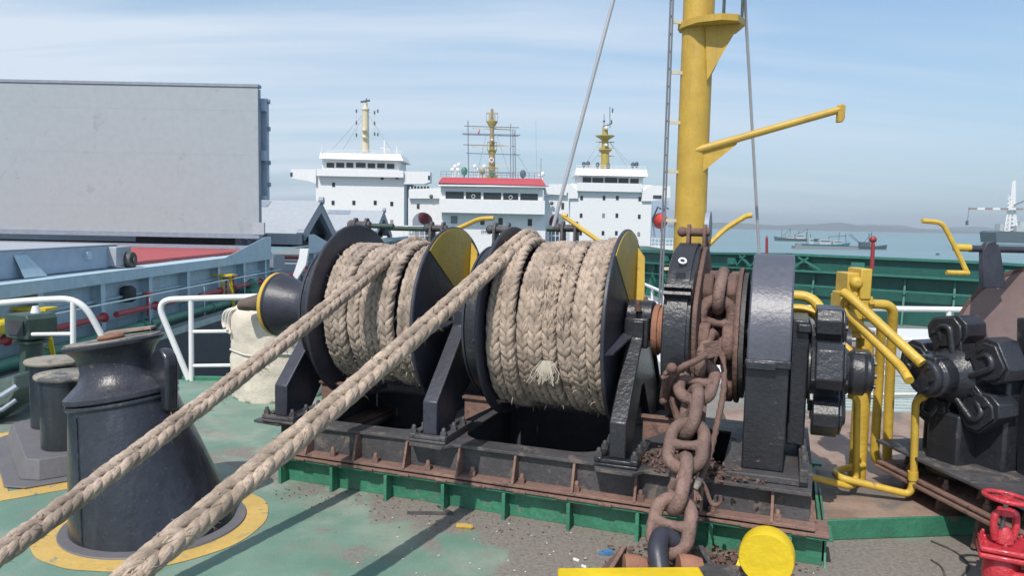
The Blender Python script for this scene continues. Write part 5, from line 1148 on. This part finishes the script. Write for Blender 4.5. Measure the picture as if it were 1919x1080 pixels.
# ------------------------------------------------------------------ right ship: white bridge, green bulwark
Y3 = 120
rs_ = thing('cargo_ship', 'cargo ship behind the yellow mast with green bulwark and white bridge', 'ship', at(1140, 470, Y3))
b = MB(); pxb(b, 1068, 345, 1220, 468, Y3, 12); wl = b.obj('superstructure', M['shipw'], rs_)
side_win(wl, [(1090, 371), (1132, 371), (1157, 371), (1199, 373), (1089, 404), (1156, 404), (1198, 406), (1088, 437), (1130, 437), (1155, 437)], Y3, 5, 8); side_win(wl, [(1131, 404), (1197, 439)], Y3, 5, 8, 'letters')
b = MB(); pxb(b, 1082, 343, 1203, 359, Y3 - .8, 3); b.obj('bridge_bulwark', M['shipw'], rs_)
b = MB(); pxb(b, 1085, 328, 1205, 346, Y3 + .3, 8); br = b.obj('bridge_front', M['shipw'], rs_)
windows(br, [(1092, 332, 1108, 342), (1110, 333, 1131, 343), (1133, 333, 1157, 343), (1159, 334, 1178, 344), (1181, 335, 1197, 344)], Y3 + .3)
b = MB(); b.prism([at(1078, 328, Y3 - .8), at(1080, 315, Y3), at(1212, 318, Y3), at(1214, 331, Y3 - .8)], (0, 9, 0)); b.obj('bridge_roof', M['shipw'], rs_)
roof_rail(1080, 315, 1210, 318, Y3 + .5, rs_, 6)
for pts in ([(1028, 345), (1069, 345), (1083, 358), (1083, 372), (1064, 372), (1028, 361)], [(1203, 360), (1218, 347), (1256, 349), (1256, 370), (1220, 377), (1203, 377)]):
    b = MB(); b.prism([at(x, y, Y3 - .4) for x, y in pts], (0, 2.5, 0)); b.obj('bridge_wing', M['shipw'], rs_)
windows(rs_, [(1024, 349, 1028, 357), (1049, 361, 1064, 367), (1224, 366, 1240, 372)], Y3 - .42, 'dark', 'wing_opening')
b = MB(); b.cyl(at(1134, 316, Y3 + 3), at(1134, 238, Y3 + 3), .75, .42, 12); mm = b.obj('mast', M['mustard'], rs_)
for y, w in ((255, 1.5), (281, 1.1), (318, 1.6)): b = MB(); b.lathe([(.45, -.7), (w, -.05), (w, .08), (.3, .09)], at(1134, y, Y3 + 3), (0, 0, 1), 14); b.obj('platform', M['mustard'], mm)
b = MB()
for y, xa, xb in ((266, 1117, 1151), (254, 1115, 1149), (277, 1122, 1150), (292, 1120, 1151)): b.bar(at(xa, y, Y3 + 3), at(xb, y + .5, Y3 + 3), .14, .14)
b.obj('yard', M['mustard'], mm)
b = MB(); b.tube([at(1143, 240, Y3 + 3), at(1143, 200, Y3 + 3)], .06, 5); b.tube([at(1132, 240, Y3 + 3), at(1132, 214, Y3 + 3)], .05, 5); b.cyl(at(1148, 211, Y3 + 3), at(1148, 203, Y3 + 3), .12, .12, 6); b.bar(at(1130, 237, Y3 + 3), at(1146, 232, Y3 + 3), .2, .16); b.sphere(at(1132, 227, Y3 + 3), .2, 8); b.cyl(at(1146, 232, Y3 + 3), at(1146, 225, Y3 + 3), .13, .13, 6); b.obj('radar_scanner', M['boatd'], mm)
b = MB(); b.sphere(at(1136, 240, Y3 + 2.4), .35, 10); b.sphere(at(1136, 272, Y3 + 2.2), .28, 10); b.obj('radome', M['shipw'], mm)
wires(mm, [(1128, 262, 1096, 308), (1128, 280, 1106, 308), (1142, 266, 1176, 312), (1144, 268, 1186, 312)], Y3 + 3, .03)
for (x, y) in ((1094, 308), (1102, 307), (1120, 309), (1140, 311), (1186, 309), (1193, 308)):
    b = MB(); p = at(x, y, Y3 + 1.5); b.sphere(p, .42, 10, (.8, .8, 1.1)); b.cyl(p - Vector((0, 0, .6)), p, .12, .12, 6); b.obj('searchlight', M['boatd'], rs_)
b = MB(); pxb(b, 1056, 372, 1070, 470, Y3 + 6, 4); pxb(b, 1222, 376, 1252, 455, Y3 + 14, .5); b.obj('boat_deck_wall', M['pale2'], rs_)
b = MB()
for y in (447, 455): b.tube([at(1220, y, Y3), at(1262, y + 1, Y3)], .07, 5)
for i in range(7): b.tube([at(1221 + 6.6 * i, 447, Y3), at(1221 + 6.6 * i, 463, Y3)], .06, 5)
pxb(b, 1219, 461, 1262, 468, Y3 - .2, 8); b.obj('boat_deck_rail', M['shipw'], rs_)
for x in (1227, 1241):
    b = MB(); b.tube([at(x, 445, Y3 + 2), at(x - 4, 410, Y3 + 2), at(x + 6, 388, Y3 + 2), at(x + 12, 392, Y3 + 2)], .16, 6); b.obj('davit', M['steel'], rs_)
boat(1237, 414, Y3 + 2.5, 1.45, 'bright red lifeboat under davits beside the yellow mast', 'orange', .85)
# green bulwark: a wall with top rail, ledge and triangular stays, seen from inside
P = [at(1180, 471, 47), at(1290, 474, 39), at(1487, 477, 31), at(1840, 492, 27.5), at(2150, 512, 27)]
PB = [Vector((p.x, p.y, p.z - 2.6)) for p in P]; PM = [Vector((p.x, p.y, p.z - .62)) for p in P]
def strip(name, A, B, th, mat, off=0, parent=rs_):
    b = MB()
    for i in range(len(A) - 1):
        n = (A[i + 1] - A[i]).cross(Vector((0, 0, 1))).normalized(); o1 = n * off
        b.prism([A[i] + o1, A[i + 1] + o1, B[i + 1] + o1, B[i] + o1], n * th)
    return b.obj(name, M[mat], parent)
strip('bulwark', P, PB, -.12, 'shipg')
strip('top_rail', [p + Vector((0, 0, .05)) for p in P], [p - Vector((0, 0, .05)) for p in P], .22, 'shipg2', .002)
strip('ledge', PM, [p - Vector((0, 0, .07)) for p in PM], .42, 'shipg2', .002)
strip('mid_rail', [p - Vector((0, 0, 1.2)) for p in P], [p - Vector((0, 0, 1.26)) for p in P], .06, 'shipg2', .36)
for i in range(len(P) - 1):
    L_ = (P[i + 1] - P[i]).length; k = int(L_ / 1.45); n = (P[i + 1] - P[i]).cross(Vector((0, 0, 1))).normalized(); t = (P[i + 1] - P[i]).normalized()
    for j in range(k):
        a = P[i].lerp(P[i + 1], (j + .5) / k); b = MB(); q = a + n * .003
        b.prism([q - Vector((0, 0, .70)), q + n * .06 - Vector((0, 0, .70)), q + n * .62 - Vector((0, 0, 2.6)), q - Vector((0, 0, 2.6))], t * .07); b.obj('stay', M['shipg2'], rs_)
        if (i + j) % 3 == 0:
            b = MB(); b.obox(a + n * .12 - Vector((0, 0, .35)), t, (.5, .2, .30)); b.obj('lead_block', M['shipg2'], rs_)
for i, j in ((1, .62), (1, .75), (2, .08)):
    a = P[i].lerp(P[i + 1], j); n = (P[i + 1] - P[i]).cross(Vector((0, 0, 1))).normalized(); t = (P[i + 1] - P[i]).normalized(); b = MB()
    b.bar(a + n * .2 - Vector((0, 0, .55)) - t * .5, a + n * .2 - Vector((0, 0, .1)) + t * .1, .08, .08); b.bar(a + n * .2 - Vector((0, 0, .1)) - t * .3, a + n * .2 - Vector((0, 0, .58)) + t * .6, .08, .08); b.obj('brace', M['shipg2'], rs_)
b = MB(); dk = [(PB[i].x, PB[i].y, PB[i].z + .05) for i in range(5)] + [(22, 13, -1.6), (3.2, 13, -1.9), (3.2, 44, -1.8)]
b.add([Vector(p) for p in dk] + [Vector((p[0], p[1], SEA - 1)) for p in dk], [list(range(8)), list(range(8, 16))[::-1]] + [(i, (i + 1) % 8, (i + 1) % 8 + 8, i + 8) for i in range(8)]); b.obj('foredeck', M['deckgrey'], rs_)
b = MB(); pxb(b, 1185, 469, 1262, 505, 100, 30); pxb(b, 1185, 505, 1262, 560, 96, 2); b.obj('hull_side', M['shipg'], rs_)
# pipes and gear on that deck
b = MB()
for k in range(5): z = -.62 - .14 * k; b.tube([(6.5, 21 - .3 * k, z), (19, 19 - .3 * k, z - .25)], .045, 6)
b.obj('deck_pipes', M['rustp'], rs_)
b = MB(); b.box(9.6, 11.3, 18.2, 20, -2, -.62); b.obj('deck_locker', M['white'], rs_)
b = MB()
for x in (8.2, 9.2, 16): b.bar((x, 24, -1.9), (x, 24, -.2), .25, .25)
b.obj('deck_post', M['scaff'], rs_)
b = MB(); b.box(6.2, 7.4, 24, 25.5, -1.9, -.45); b.obj('dark_locker', M['scaff'], rs_)
# white rails behind the winch on our own deck
YW = 9.7
rail('white railing on the right, running behind the yellow control stand', [at(1480, 577, YW), at(1832, 581, YW)], [(at(1778, 720, YW), at(1778, 582, YW)), (at(1560, 716, YW), at(1560, 578, YW))], .038, [[at(1480, 632, YW), at(1832, 640, YW)], [at(1480, 680, YW), at(1832, 690, YW)]])
YG = 9.6
rail('short white railing seen between the rope drum and the chain wheel', [at(1196, 528, 15), at(1262, 556, 13.2)], [(at(1200, 600, 15), at(1200, 530, 15)), (at(1222, 600, 14.3), at(1222, 540, 14.3)), (at(1244, 600, 13.6), at(1244, 549, 13.6))], .03, [[at(1196, 552, 15), at(1262, 582, 13.2)]])
b = MB(); b.prism([(2.3, 10.61, -2.59), (5.6, 10.61, -2.59), (5.6, 17, -2.59), (2.3, 17, -2.59)], (0, 0, 2.5)); solo(b, 'deck_locker', M['white'], 'low white deck house glimpsed behind the chain wheel', 'locker')
gt = thing('deck_grating', 'pale slatted walkway grating on the deck behind the yellow pipes', 'grating', (4.3, 8.9, 0))
b = MB()
for i in range(15): y = 7.75 + i * .145; b.box(2.75, 5.5, y, y + .075, .05, .075)
b.obj('slats', M['slat'], gt)
b = MB()
for x in (2.8, 3.7, 4.6, 5.4): b.box(x, x + .05, 7.75, 9.85, .005, .049)
b.obj('bearers', M['bed'], gt)
b = MB(); b.tube([(2.9, 8.3, .12), (5.4, 8.6, .12)], .02, 6); b.obj('lashing', M['cord'], gt)

# ------------------------------------------------------------------ yellow foremast with ladder, platform, boom and stays
ms = thing('foremast', 'yellow foremast with a half-round platform and a raised boom on its right', 'mast', (2.95, 12.5, 0))
mb_, mt_ = at(1291, 470, 12.5), at(1310, 0, 12.5); mb_.y = mt_.y = 12.5; mxy = (mb_ + mt_) / 2
b = MB(); b.lathe([(.262, -2.0), (.258, 2.0), (.243, 9)], (2.945, 12.5, 0), (0, 0, 1), 40); mc = b.obj('column', M['mast'], ms, ang=60)
zp = at(1285, 46, 12.2).z
b = MB(); pl = [(2.945 + .33 * math.cos(R_(a)), 12.5 + .33 * math.sin(R_(a))) for a in (100, 140, 180, 220)] + [(2.82, 12.05), (3.15, 11.86), (3.42, 11.9), (3.62, 12.2), (3.62, 12.7), (3.4, 12.95)]
b.prism([(x, y, zp) for x, y in pl], (0, 0, .10)); b.obj('platform', M['mast'], ms)
b = MB(); b.prism([(3.0, 12.235, zp - .005), (3.5, 12.05, zp - .005), (3.42, 12.07, zp - .15), (3.06, 12.23, zp - .85)], (.0, .02, 0)); b.prism([(3.15, 12.6, zp - .005), (3.55, 12.7, zp - .005), (3.2, 12.6, zp - .75)], (0, .02, 0)); b.obj('platform_bracket', M['mast'], ms)
for (x, y) in ((3.2, 11.93), (3.58, 12.25)): b = MB(); b.cyl((x, y, zp + .1), (x, y, zp + 1.1), .025, .025, 8); b.obj('platform_post', M['ventg'], ms)
p0, p1 = at(1304, 282, 12.3), at(1574, 205, 11.9)
b = MB(); b.cyl(p0, p1, .062, .058, 16); bm_ = b.obj('boom', M['mast'], ms)
b = MB(); d_ = (p1 - p0).normalized(); b.prism([p0 + d_ * .0 - Vector((0, 0, .06)), p0 + d_ * .68 - Vector((0, 0, .055)), p0 + d_ * .66 - Vector((0, 0, .09)), p0 + d_ * .05 - Vector((0, 0, .42))], (0, .018, 0)); b.obj('boom_gusset', M['mast'], bm_)
b = MB(); q = p1 + Vector((.015, -.05, 0)); b.prism([q + Vector((x, 0, z)) for x, z in ((-.055, .06), (.0, .085), (.055, .06), (.055, -.14), (.02, -.20), (-.055, -.20))], (0, .1, 0)); b.obj('boom_head', M['mast'], bm_, bevel=.012)
la = thing('mast_ladder', 'thin steel ladder fixed along the left side of the yellow foremast', 'ladder', (2.6, 12.4, 0))
xl, xr = 2.50, 2.60
b = MB(); b.cyl((xl, 12.38, -.4), (xl, 12.38, 7.5), .016, .016, 6); b.cyl((xl + .03, 12.75, -.4), (xl + .03, 12.75, 7.5), .016, .016, 6); b.cyl((xl - .035, 12.4, -.4), (xl - .03, 12.4, 7.5), .012, .012, 6); b.obj('stiles', M['scaff'], la)
for k in range(27): z = .1 + k * .28; b = MB(); b.cyl((xl, 12.38, z), (xl + .03, 12.75, z), .011, .011, 6); b.obj('rung', M['scaff'], la)
for k in range(9): z = .5 + k * .8; b = MB(); b.bar((xl, 12.4, z), (2.75, 12.45, z), .03, .05); b.obj('standoff', M['cream'], la)
for (a, c_, lab) in ((at(1160, -40, 12.6), at(1036, 428, 11.8), 'grey stay wire running down left of the foremast to the rope drum'), (at(1394, -40, 12.6), at(1423, 480, 13.2), 'grey stay wire running down right of the foremast behind the boom')):
    b = MB(); b.tube([a, c_], .030 if 'left' in lab else .026, 8); solo(b, 'stay_wire', M['wire'], lab, 'wire', 'stay wires of the foremast')
b = MB(); b.cyl(at(1437, 478, 28.5), at(1437, 446, 28.5), .055, .05, 10); b.cyl(at(1437, 446, 28.5), at(1437, 442, 28.5), .03, .02, 8); solo(b, 'marker_post', M['maroon'], 'short dark red post on the green bulwark behind the gear cover', 'post')

# ------------------------------------------------------------------ boats on the water
def fishing_boat(x0, x1, yw, h, masts, label, hm, cm, cabin, flip=1):
    p = gr((x0 + x1) / 2, yw, SEA); Y = p.y; L = at(x1, yw, Y).x - at(x0, yw, Y).x; s = L / 2; t = thing('fishing_boat', label, 'boat', p, 'fishing boats on the bay'); H = h * Y / F; m = Matrix.Translation(p) @ Matrix.Scale(flip, 4, (1, 0, 0))
    b = MB(m); n = 12; rows = []
    for i in range(n + 1):
        u = -1 + 2 * i / n; w = (1 - max(0, u) ** 2.4 * .97) * .22 * s; sheer = H * (.8 + .55 * max(0, u) ** 2 + .15 * u * u); rows.append([(u * s, -w * .75, -.5), (u * s + .06 * s * max(0, u), -w, sheer), (u * s + .06 * s * max(0, u), w, sheer), (u * s, w * .75, -.5)])
    vs = [q for r in rows for q in r]; fs = []
    for i in range(n):
        for k in range(4): fs.append((i * 4 + k, (i + 1) * 4 + k, (i + 1) * 4 + (k + 1) % 4, i * 4 + (k + 1) % 4))
    fs += [(0, 1, 2, 3), tuple(n * 4 + k for k in range(4))]; b.add(vs, fs); b.obj('hull', M[hm], t, ang=50)
    b = MB(m)
    for (u0, u1, z0, z1) in cabin: b.box(u0 * s, u1 * s, -.1 * s, .1 * s, H * z0, H * z1)
    cb = b.obj('cabin', M[cm], t)
    b = MB(m)
    for (u0, u1, z0, z1) in cabin: b.box(u0 * s + .04 * s, u1 * s - .02 * s, -.104 * s, -.1001 * s, H * (z0 + (z1 - z0) * .55), H * (z0 + (z1 - z0) * .8))
    b.obj('window', M['boatd'], cb)
    b = MB(m)
    for (u0, z0, u1, z1) in masts: b.tube([(u0 * s, 0, H * z0), (u1 * s, 0, H * z1)], .0075 * s + .05, 5)
    b.obj('masts', M['boatd'], t); return t
fishing_boat(1452, 1532, 452, 5.5, [(-.5, 1, -.5, 4.2), (-.1, 1, -.1, 3.6), (.3, 1, .3, 4.2), (.7, 1, .7, 4), (-.5, 4, .3, 1.4), (.3, 4, .7, 1.2)], 'dark fishing boat moored farthest left in the bay', 'boatd', 'boatp', [(-.35, .05, .8, 2.2), (.15, .5, .8, 1.9)], -1)
fishing_boat(1496, 1590, 463, 6, [(-.7, 1, -.7, 4.6), (-.5, 1, -.55, 4), (.2, 1, .2, 3.4), (.6, 1, .6, 4.6), (.9, 1, .85, 4.2), (.2, 3.2, .9, 3.6)], 'teal fishing boat with pale cabins, middle of the three', 'boatt', 'boatp', [(-.2, .25, .8, 2.3), (.35, .7, .8, 2.0), (-.62, -.45, .8, 2.6)], 1)
fishing_boat(1580, 1660, 467, 6, [(-.1, 1, -.8, 4.4), (-.05, 1, -.7, 4.6), (.25, 1, .3, 5.6), (.2, 1, .16, 5), (-.1, 1.5, .3, 5)], 'dark fishing boat with slanting net booms and a raised bow', 'boatd', 'boatd', [(-.25, .2, .7, 2.2)], 1)
b = MB(); q = gr(1550, 467, SEA); b.box(q.x - 14, q.x + 12, q.y - 2, q.y + 2, SEA - .5, SEA + 1.1); b.box(q.x - 13, q.x - 11, q.y - 1, q.y + 1, SEA + 1.1, SEA + 2.0); solo(b, 'barge', M['letters'], 'long low grey barge lying in front of the teal fishing boat', 'barge')
# crane vessel far right
Yk = 520
ck = thing('crane_vessel', 'white crane vessel with red and white boom on a dark hull, far right', 'ship', at(1895, 455, Yk))
b = MB(); b.prism([at(1866, 436, Yk), at(1872, 433, Yk), at(1990, 437, Yk), at(1990, 458, Yk), at(1868, 455, Yk)], (0, 18, 0)); b.obj('hull', M['boatd'], ck)
b = MB()
for xa, xb, y0, y1 in ((1882, 1890, 438, 390), (1901, 1898, 438, 340), (1891, 1898, 438, 340), (1907, 1902, 438, 395)): b.tube([at(xa, y0, Yk + 6), at(xb, y1, Yk + 6)], .7, 5)
for i in range(9): y = 434 - i * 7.5; b.tube([at(1884 + i * .6, y, Yk + 6), at(1905 - i * .4, y - 6, Yk + 6)], .4, 4); b.tube([at(1905 - i * .4, y, Yk + 6), at(1884 + i * .6, y - 6, Yk + 6)], .4, 4)
b.obj('lattice_tower', M['shipw'], ck)
b = MB(); b.cyl(at(1900, 395, Yk + 6), at(1901, 338, Yk + 6), 1.3, 1.0, 8); b.cyl(at(1892, 392, Yk + 6), at(1890, 366, Yk + 6), .5, .3, 6); b.obj('tower_head', M['shipw'], ck)
for i in range(9):
    xa = 1816 + i * 14.5; b = MB(); b.bar(at(xa, 391 + i * .15, Yk + 4), at(xa + 14.2, 391 + (i + 1) * .15, Yk + 4), 1.4, 1.4); b.obj('boom_section', M['primer' if i % 2 == 0 and i < 7 else 'shipw'], ck)  # red sections dulled: the haze over them is in the colour
b = MB(); b.tube([at(1816, 392, Yk + 4), at(1813, 414, Yk + 4)], .18, 4); b.box(*px_box(1811, 413.5, 1815, 422, Yk + 3.5, 1)); b.obj('hook_wire', M['boatd'], ck)
b = MB(); b.tube([at(1900, 385, Yk + 4), at(1960, 360, Yk + 4)], .4, 5); b.obj('back_stay', M['boatd'], ck)
b = MB(); pxb(b, 1874, 420, 1880, 438, Yk + 2, 6); pxb(b, 1905, 424, 1990, 438, Yk + 2, 8); pxb(b, 1912, 416, 1926, 424, Yk + 3, 6); b.obj('deck_house', M['boatp'], ck)
b = MB(); b.sphere(gr(1757, 478, SEA) + Vector((0, 0, .3)), .5, 10, (1.5, 1, .8)); solo(b, 'mooring_buoy', M['boatd'], 'small dark buoy floating beyond the green bulwark', 'buoy')
# village and trees seen under the raised cover
b = MB()
for i in range(26):
    x = -150 + i * 5.0; h = 3.0 + 2.2 * noise.noise((i * .7, 2, 0)); b.sphere((x, 260 + 6 * noise.noise((i, 0, 0)), -1 + h * .4), 4.5, 10, (1.0, .8, .8 + .3 * noise.noise((i, 5, 0))))
o = b.obj('far_trees', M['ventg']); o['kind'] = 'stuff'; tag(o, 'dark line of far trees glimpsed under the raised hatch cover', 'trees')
hs = thing('shore_house', 'long white shore building glimpsed under the raised hatch cover', 'building', at(260, 440, 240))
b = MB(); pxb(b, 226, 437, 306, 470, 240, 8); w_ = b.obj('wall', M['shipw'], hs); windows(w_, [(230 + 9 * i, 441, 234 + 9 * i, 448) for i in range(9)], 240)
# ------------------------------------------------------------------ thin sea haze
if True:
    b = MB(); b.box(-7000, 7000, -290, 7600, SEA - 70, 140)
    hz = b.obj('haze', M['white']); hz['kind'] = 'stuff'; hz.data.materials.clear()
    m = bpy.data.materials.new('sea_haze'); m.use_nodes = True; nt = m.node_tree; nt.nodes.clear()
    out = nt.nodes.new('ShaderNodeOutputMaterial'); pv = nt.nodes.new('ShaderNodeVolumePrincipled')
    pv.inputs['Color'].default_value = (.80, .88, .96, 1); pv.inputs['Density'].default_value = 1.6e-4; pv.inputs['Anisotropy'].default_value = .2
    nt.links.new(pv.outputs[0], out.inputs['Volume']); hz.data.materials.append(m)
    tag(hz, 'thin pale sea haze filling the air over the whole harbour', 'haze')
